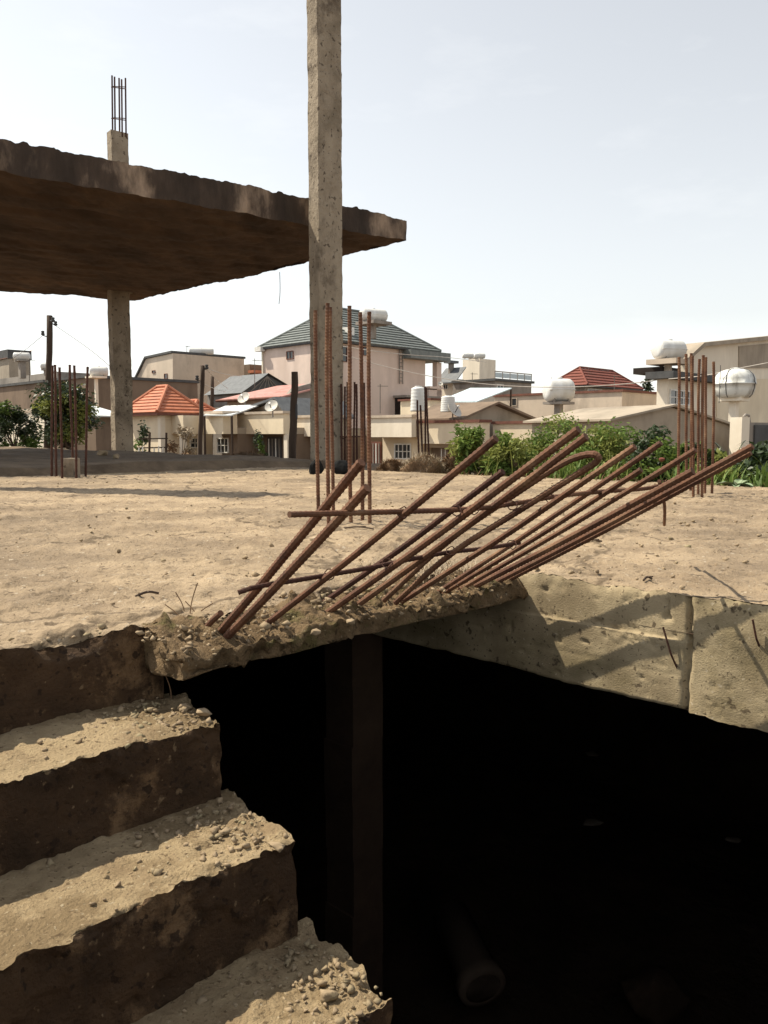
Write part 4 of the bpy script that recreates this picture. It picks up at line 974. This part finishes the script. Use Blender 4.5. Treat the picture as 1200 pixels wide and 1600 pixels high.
dish(425, 636, 21, 37.2, 'round grey satellite dish on the broad cream parapet', -20)
dish(382, 623, 20, 44, 'grey satellite dish below the faded red sheet roof', -25)
dish(708, 642, 27, 35, 'tilted satellite dish right of the shorter white barrel', 50)
dish(688, 600, 8, 60, 'tiny white dish by the pink house porch', 10)

def pole(name, bx, by, tx, ty, D, r, label, wood='wood', zb=None):
    b = at(bx, by, D); t = at(tx, ty, D); 
    if zb is not None: b = b + (b-t)*((b.z-zb)/(t.z-b.z))
    o = thing(name, b, label, 'pole'); L_ = t-b
    pts = [b + L_*k/10 + Vector((math.sin(k*1.7)*r*.12, 0, 0)) for k in range(11)]
    MB().tube([p-o.location for p in pts], r, 10, rad=[r*(1.1-.2*k/10)*(1+.04*math.sin(k*5)) for k in range(11)]).build('shaft', M[wood], o, True)
    return o, t
p1, t1 = pole('utility_pole', 74, 690, 78, 493, 27, .10, 'tall dark utility pole with insulators at far left', zb=ZG)
def insul(o, p, q):
    b = MB().tube([p-o.location, q-o.location], .018, 6).build('bracket', M['darktrim'], o); MB().lathe([(.03,0),(.06,.02),(.06,.06),(.035,.08),(.055,.10),(.05,.14),(.01,.15)], 10, 'z', tuple(q-o.location)).build('insulator', M['darktrim'], b)
insul(p1, at(78, 503, 27), at(87, 509, 27)); insul(p1, at(76, 527, 27), at(67, 524, 27)); insul(p1, at(77, 500, 27), at(83, 503, 26.7))
p2, t2 = pole('utility_pole', 312, 716, 317, 571, 26, .07, 'slim weathered pole with white insulators in front of the terrace', zb=-.4)
insul(p2, at(316, 577, 26), at(323, 577, 26)); insul(p2, at(315, 596, 26), at(308, 594, 26))
p3, _ = pole('utility_pole', 331, 640, 332, 588, 50, .11, 'grey pole in front of the slate gable', 'wood', zb=ZG)
p4, _ = pole('timber_stump_pole', 456, 727, 461, 581, 17, .075, 'thick dark timber post left of the tall column', zb=-.2)
MB().box(.06, .13, -.05, .05, 1.05, 1.35).build('junction_box', M['darktrim'], p4)
def wire(pts, r, m, label, name='overhead_wire'):
    P = smooth_path([at(*p) for p in pts], 3); o = thing(name, P[0], label, 'wire')
    MB().tube([p-P[0] for p in P], r, 5).build('cable', M[m], o); return o
wire([(535,541,40),(600,551,40),(660,556,42),(690,557,44),(760,566,60)], .018, 'wire', 'upper pale cable crossing the pink house wall')
wire([(535,554,38),(600,573,38),(690,592,38),(780,603,38),(880,606,37),(985,600,36),(1045,591,36)], .018, 'wire', 'long pale cable sagging from the tall column to the cream house')
wire([(1045,592,34),(1100,588,31),(1150,576,30),(1260,556,29)], .016, 'wire', 'pale cable passing behind the round silver tank')
for k, (a_, b_) in enumerate((((323,576,26),(378,588,50)), ((323,577,26),(356,607,50)), ((308,594,26),(352,612,50)))):
    m0 = ((a_[0]+b_[0])/2, (a_[1]+b_[1])/2+3, (a_[2]+b_[2])/2)
    wire([a_, m0, b_], .012, 'wire', ('top','middle','lowest')[k]+' thin wire running right from the slim weathered pole')
wire([(87,509,27),(140,545,24),(175,575,22.8)], .008, 'darkwire', 'faint wire from the utility pole to the far column'); wire([(67,524,27),(30,555,30),(-30,590,34)], .008, 'darkwire', 'faint wire leaving the utility pole to the left')

for k, (px, yb, yt, D, lab) in enumerate(((292,553,540,67,'thin aerial on the big beige building'),(862,608,590,45,'thin aerial near the cream domed tank'),(960,606,586,52,'thin aerial on the long beige building'),(398,600,560,50,'bare aerial mast left of the pink house'),(738,607,612-30,55,'short aerial before the rooftop block'),(594,640,600,41,'thin pipe mast behind the tall column rebars'),(1062,580,545,37,'thin mast beside the clean white barrel tank'),(46,590,560,46,'short aerial on the long brown block building'))):
    b = at(px, yb+6, D); t = at(px, yt, D); o = thing('roof_aerial', b, lab, 'aerial', 'rooftop aerials')
    MB().tube([Vector(), t-b], .022, 6).build('mast', M['darkwire'], o)
    h = (t-b).length
    MB().tube([(-.02*h-.1, 0, h*.93), (.1+.2*h, .1, h*.93)], .014, 5).build('boom', M['darkwire'], o)
    for j in range(4): MB().tube([(.02+.05*h*j, -.16, h*.93), (.02+.05*h*j, .22, h*.93)], .010, 5).build('element', M['darkwire'], o)

# ------------------------------------------------------------ plants
def leaves(C, size, mt, name, parent, aspect=.42, droop=.3):
    n = len(C); C = np.asarray(C)
    d = rng.normal(size=(n,3)); d[:, 2] = d[:, 2]*.5 - droop*.4; d /= np.linalg.norm(d, axis=1)[:, None]
    s = np.cross(d, rng.normal(size=(n,3))); s /= np.linalg.norm(s, axis=1)[:, None]
    nr = np.cross(d, s)
    L_ = (size*rng.uniform(.6, 1.3, n))[:, None]; w_ = L_*aspect
    a = C; b = C + d*L_*.5 + s*w_*.5 - nr*L_*.05; c = C + d*L_ + np.array([0,0,-.12])*L_; e = C + d*L_*.5 - s*w_*.5 - nr*L_*.05
    Vv = np.stack([a, b, c, e], 1).reshape(-1, 3); fq = np.arange(4*n).reshape(-1, 4)
    return npmesh(name, Vv, fq, mt, parent)
def blob_pts(n, c, r, shell=.55, seed=0):
    p = rng.normal(size=(n,3)); p /= np.linalg.norm(p, axis=1)[:, None]
    rad = shell + (1-shell)*rng.uniform(0, 1, n)
    p *= rad[:, None]; k = fbm(p*2.3+seed*7.7, 300+seed, 3); p *= (1+.55*k)[:, None]
    return p*np.array(r) + np.array(c)
def bush(name, px, py_base, D, w_px, h_px, label, mt='leaf', n=1200, size=.10, cat='shrub', group=None, trunk=0.0, clumps=9, zb=None, mt2=None, bark='bark'):
    b = at(px, py_base, D); Wd = w_px/F*D/2; Hh = h_px/F*D
    if zb is not None: Hh += b.z - zb; b.z = zb
    o = thing(name, b, label, cat, group)
    if group: clumps = int(clumps*1.7); n = int(n*1.05)
    th = trunk*Hh; cents = []
    for k in range(clumps):
        a = rng.uniform(0, 6.28); rr = math.sqrt(rng.uniform(0, 1))*(.62 if trunk else .82); t = rng.uniform(.12 if trunk else .04, .86)
        env = math.sin(math.pi*min(1, .25+.7*t))
        cents.append((math.cos(a)*rr*Wd*env, math.sin(a)*rr*Wd*env, th+(Hh-th)*t))
    P1, P2 = [], []
    for k, c in enumerate(cents):
        q_ = rng.uniform(.22,.56); r = (Wd*q_, Wd*q_*rng.uniform(.7,1.2), (Hh-th)*q_*rng.uniform(.35,.6))
        (P2 if (mt2 and k % 3 == 0) else P1).append(blob_pts(n//clumps, c, r, .35, k))
    leaves(np.concatenate(P1), size, M[mt], 'crown', o)
    if P2: leaves(np.concatenate(P2), size, M[mt2], 'crown', o)
    tb = MB()
    root = Vector((0,0,-.15)); fork = Vector((.02*Wd, 0, max(th, Hh*.12)))
    tb.tube([root, root.lerp(fork,.5)+Vector((.02,0,0)), fork], .03, 7, rad=[Wd*.075, Wd*.06, Wd*.05])
    for c in cents:
        c = Vector(c); mid = fork.lerp(c, .5)+Vector((0,0,-.08*Hh)); tb.tube([fork, mid, c], .01, 5, rad=[Wd*.035, Wd*.022, Wd*.008])
    tb.build('trunk', M[bark], o)
    return o
bush('leafy_tree', 106, 712, 27, 132, 116, 'dark leafy tree behind the left rebars', 'leaf_d', 9000, .15, 'tree', trunk=.16, clumps=26, mt2='leaf_y', zb=-.25)
bush('leafy_shrub', 22, 706, 24, 78, 78, 'dark green shrub at the left edge against the pale wall', 'leaf_d', 5000, .12, 'shrub', clumps=16, mt2='leaf', zb=-.1)
bush('garden_tree', 221, 700, 36, 26, 52, 'small green tree under the orange roof by the far column', 'leaf_d', 700, .18, 'tree', clumps=7, zb=ZG, mt2='leaf')
bush('dry_shrub', 283, 716, 30, 48, 48, 'greyish dry shrub in front of the tiled house', 'strawbrown', 1100, .14, 'shrub', clumps=8, mt2='straw', zb=-.5)
bush('clipped_conifer', 407, 720, 32, 22, 52, 'small dense dark green column-shaped bush', 'leaf_d', 1300, .10, 'shrub', clumps=10, mt2='leaf', zb=-1.0)
bush('far_tree', 1010, 640, 90, 16, 52, 'faint far tree left of the cream house', 'leaf_d', 260, .45, 'tree', clumps=6, trunk=.3)
bush('green_shrub', 733, 742, 11.3, 70, 76, 'bright green shrub at the left end of the weeds', 'leaf', 3600, .075, group='shrubs along the deck edge', clumps=10, mt2='leaf_y', zb=-.06)
bush('green_shrub', 795, 744, 11.0, 96, 66, 'wide bright green shrub behind the slanted rebars', 'leaf_y', 4600, .07, group='shrubs along the deck edge', clumps=13, mt2='leaf', zb=-.06)
bush('green_shrub', 868, 742, 11.6, 110, 96, 'tall airy yellow-green shrub against the long cream wall', 'leaf_y', 3200, .065, group='shrubs along the deck edge', clumps=13, mt2='leaf', zb=-.06)
bush('green_shrub', 945, 748, 10.4, 130, 96, 'large yellow-green shrub before the white roof sheet', 'leaf_y', 5600, .065, group='shrubs along the deck edge', clumps=15, mt2='leaf', zb=-.06)
bush('green_shrub', 1015, 752, 9.6, 90, 84, 'mixed shrub with pale leaves left of the right rebars', 'leaf', 3400, .07, group='shrubs along the deck edge', clumps=10, mt2='leaf_d', zb=-.06)
bush('green_shrub', 1075, 752, 9.8, 60, 58, 'dark low shrub directly behind the right rebars', 'leaf_d', 1800, .10, group='shrubs along the deck edge', clumps=8, mt2='leaf', zb=-.06)
bush('green_shrub', 1180, 758, 8.9, 80, 62, 'dark weedy shrub at the right edge of the picture', 'leaf_d', 2200, .10, group='shrubs along the deck edge', clumps=9, mt2='leaf', zb=-.06)
bush('green_shrub', 1120, 756, 9.4, 80, 66, 'low mixed shrub between the right rebars and the rosette plant', 'leaf_d', 1800, .10, group='shrubs along the deck edge', clumps=9, mt2='leaf_y', zb=-.06)
bush('green_shrub', 905, 748, 10.2, 70, 52, 'low fresh green shrub in front of the taller yellow ones', 'leaf', 1600, .09, group='shrubs along the deck edge', clumps=9, mt2='leaf_y', zb=-.06)
bush('green_shrub', 1260, 765, 8.4, 90, 80, 'shrub beyond the right edge of the view', 'leaf', 700, .08, group='shrubs along the deck edge', clumps=9, zb=-.06)
# pale broad-leaved rosettes
def rosette(name, px, py, D, wpx, label, mt='leaf_p', n=13, up=.55):
    b = at(px, py, D); L_ = wpx/F*D/2*1.1; o = thing(name, b, label, 'plant', 'broad-leaved plants by the deck edge')
    for k in range(n):
        a = k*2.4+rng.uniform(-.2,.2); e = up*rng.uniform(.5,1.5); ll = L_*rng.uniform(.75,1.15); dirv = Vector((math.cos(a), math.sin(a), 0)); sd_ = Vector((-math.sin(a), math.cos(a), 0))
        vs, fs = [], []
        for j in range(6):
            t = j/5; c = dirv*ll*t*math.cos(e*(1-.3*t)) + Vector((0,0,ll*(math.sin(e)*t - .35*t*t)))
            wd = ll*.17*math.sin(math.pi*(.12+.86*t))
            vs += [c - sd_*wd + Vector((0,0,wd*.4)), c, c + sd_*wd + Vector((0,0,wd*.4))]
        for j in range(5): fs += [(j*3,j*3+1,j*3+4,j*3+3),(j*3+1,j*3+2,j*3+5,j*3+4)]
        MB().add(vs, fs).build('leaf', M[mt], o)
    return o
rosette('broad_leaf_plant', 1150, 762, 8.2, 72, 'pale grey-green rosette plant lying at the deck edge')
rosette('broad_leaf_plant', 1196, 748, 8.5, 60, 'pale broad-leaved plant cut by the right picture edge', up=.9)
rosette('broad_leaf_plant', 1048, 722, 9.3, 46, 'upright broad green leaves left of the right rebars', 'leaf', up=1.1)
rosette('broad_leaf_plant', 1128, 748, 8.7, 54, 'bright green broad-leaved weed behind the right rebars', 'leaf_y', up=.95)
rosette('broad_leaf_plant', 1022, 742, 9.0, 44, 'low dark green broad-leaved weed among shrubs', 'leaf', up=.8)
# palm-like frond plant
pl = thing('palm_fern', at(1140, 745, 10.5), 'dark feathery palm frond plant right of the right rebars', 'plant')
for k in range(9):
    a = rng.uniform(-.9, .9)+(math.pi if k % 3 == 0 else 0); ll = rng.uniform(.5,.75); fr = []; ls = []
    dirv = Vector((math.cos(a), math.sin(a), 0)); sd_ = Vector((-math.sin(a), math.cos(a), 0))
    pts_ = [dirv*ll*.75*t + Vector((0,0,ll*(1.1*t-.45*t*t))) for t in np.linspace(0,1,10)]
    fm = MB().tube(pts_, .006, 5)
    for t in range(2, 10):
        for s_ in (-1,1):
            p = pts_[t]; q = p + sd_*s_*.13 + dirv*.05 + Vector((0,0,-.06)); m_ = dirv*.012
            fm.add([p-m_, p+m_, q], [(0,1,2)])
    fm.build('frond', M['leaf_d'], pl)
for px, py, D in ((1034,722,9.0),(1012,735,9.4)):
    f = thing('red_flower', at(px, py, D), 'small red flower on a stem' + (' nearer the right rebars' if px == 1034 else ' lower among the weeds'), 'flower'); MB().tube([(0,0,-.2),(0,0,0)], .004, 5).build('stem', M['leaf'], f); MB().lathe([(.005,0),(.03,.02),(.035,.04),(.01,.05)], 8).build('petal', M['redroof'], f)
# dead grass and weeds: uncountable
def blades(name, C, h, mt, lean=.6, wd=.006):
    n = len(C); C = np.asarray(C); a = rng.uniform(0, 6.28, n); l = h*rng.uniform(.5, 1.3, n)
    d = np.stack([np.cos(a)*lean*rng.uniform(.2,1.4,n), np.sin(a)*lean*rng.uniform(.2,1.4,n), np.ones(n)], 1); d /= np.linalg.norm(d, axis=1)[:, None]
    s = np.stack([-np.sin(a), np.cos(a), a*0], 1)*wd
    mid = C+d*l[:,None]*.6; tip = C+d*l[:,None]+np.stack([np.cos(a),np.sin(a),-.5+a*0],1)*l[:,None]*.15
    V_ = np.stack([C-s, C+s, mid+s*.75, mid-s*.75, tip+s*.12, tip-s*.12], 1).reshape(-1,3)
    b6 = np.arange(n)[:, None]*6
    return npmesh(name, V_, np.concatenate([b6+np.array([[0,1,2,3]]), b6+np.array([[3,2,4,5]])]), M[mt])
C = []
for k in range(2600):
    uu = 8.2+abs(rng.normal())*.9+rng.uniform(0,.25); vv = rng.uniform(-.5, 7.0)
    if fbm(np.array([[uu*1.3, vv*1.3, 0]]), 77, 3)[0] < -.05: continue
    C.append(tuple(W(uu, vv, -.05)))
C2 = [tuple(W(8.35+rng.uniform(0,1.6), rng.uniform(.5, 6.8), -.05)) for k in range(420)]
tag(blades('tall_weeds', C2, .42, 'leaf_y', .5, .006), 'tall thin yellow-green weed stalks among the shrubs', 'weeds', kind='stuff')
tag(blades('edge_weeds', C, .26, 'leaf', wd=.016), 'green weeds fringing the far side of the deck', 'weeds', kind='stuff')
C = []
for k in range(900):
    uu = rng.uniform(8.0, 9.5); vv = rng.uniform(1.5, 7.2); C.append(tuple(W(uu, vv, -.05)))
tag(blades('dry_grass', C, .12, 'strawbrown', 1.1, .007), 'dry brown grass between the green weeds', 'grass', kind='stuff')
C = []
for k in range(420):
    uu = rng.uniform(1.9, 2.45); vv = 1.98+rng.normal()*.07; C.append(tuple(W(uu, vv, 0)))
tag(blades('edge_straw', C, .055, 'straw', 1.3, .0016), 'thin dry stalks between the feet of the slanted rebars', 'grass', kind='stuff')
mb = MB()
for (px, py, z_, dx, h) in ((296,968,0,.02,.10),(289,966,0,-.03,.07),(303,972,-.01,.05,.05),(284,975,0,-.05,.05),(310,975,-.01,-.04,.06),(268,1098,-RISE,-.02,.07)):
    p = at_z(px, py, z_-.01); mb.tube(smooth_path([p, p+Vector((dx*.2,.01,h*.5)), p+Vector((dx,.02,h))]), .0016, 5)
tag(mb.build('dead_twigs', M['strawbrown']), 'dead brown twigs at the deck corner above the stairs', 'twigs', kind='stuff')
def heap(name, px, py, D, wpx, hpx, mt, label, n=2600, under='strawbrown'):
    b = at(px, py, D); Wd = wpx/F*D/2; Hh = hpx/F*D; o = thing(name, b, label, 'straw heap')
    bm = bmesh.new(); bmesh.ops.create_icosphere(bm, subdivisions=4, radius=1); P = np.array([v.co[:] for v in bm.verts]); fs = np.array([[v.index for v in f.verts] for f in bm.faces]); bm.free()
    nz_ = fbm(P*1.6+px, 400, 4); P = P*(1+.4*nz_)[:, None]*np.array([Wd, Wd*.6, Hh]); P[:, 2] = np.maximum(P[:, 2], -.03)
    npmesh('mound', P, fs, M[under], o, True)
    idx = rng.integers(0, len(fs), n); c = P[fs[idx]].mean(1); c = c[c[:, 2] > 0]
    f = blades('stalks', c, .09, mt, 1.6, .004); f.parent = o
    return o
heap('straw_heap', 660, 741, 11.6, 66, 26, 'straw', 'pale grey straw heap on the deck edge right of the column')
heap('straw_heap', 612, 741, 11.8, 44, 20, 'strawbrown', 'brown dry heap between the rebars and the pale straw')
heap('straw_heap', 705, 741, 11.9, 36, 26, 'strawbrown', 'reddish brown heap touching the bright green shrub')
heap('straw_heap', 388, 722, 20, 54, 14, 'strawbrown', 'low brown mound beyond the shadow near the dark bush', under='dirt')
def sack(px, py, D, wpx, hpx, label):
    b = at(px, py, D); Wd = wpx/F*D/2; Hh = hpx/F*D/2; o = thing('rubbish_sack', b, label, 'sack', 'black sacks at the column foot')
    P, fs = stone_mesh(int(px), 4); P = P*np.array([Wd, Wd, Hh*1.7]); P = P*(1+.10*fbm(P*9, 421, 3))[:, None]; P[:, 2] += Hh
    npmesh('bag', P, fs, M['sack'], o, True); return o
sack(494, 748, 10.6, 28, 34, 'black sack left of the tall column foot'); sack(533, 747, 10.7, 34, 30, 'black sack right of the tall column foot')
# broken fence by the tiled house
fn = thing('picket_fence', at(238, 716, 25), 'rickety fence of thin posts near the far column', 'fence')
for k, (px, t_) in enumerate(((216,700),(222,698),(233,676),(240,700),(247,697),(254,699),(259,676))):
    a = at(px, 722, 25+k*.1)-fn.location; b = at(px+1, t_, 25+k*.1)-fn.location; MB().tube([a, (a+b)/2, b], .035 if t_ < 690 else .022, 6).build('picket', M['wood' if t_ < 690 else 'white'], fn)
for y_ in (686, 700):
    a = at(214, y_, 25.2)-fn.location; b = at(262, y_-1, 25.6)-fn.location; MB().tube([a, b], .022, 6).build('rail', M['wood'], fn)
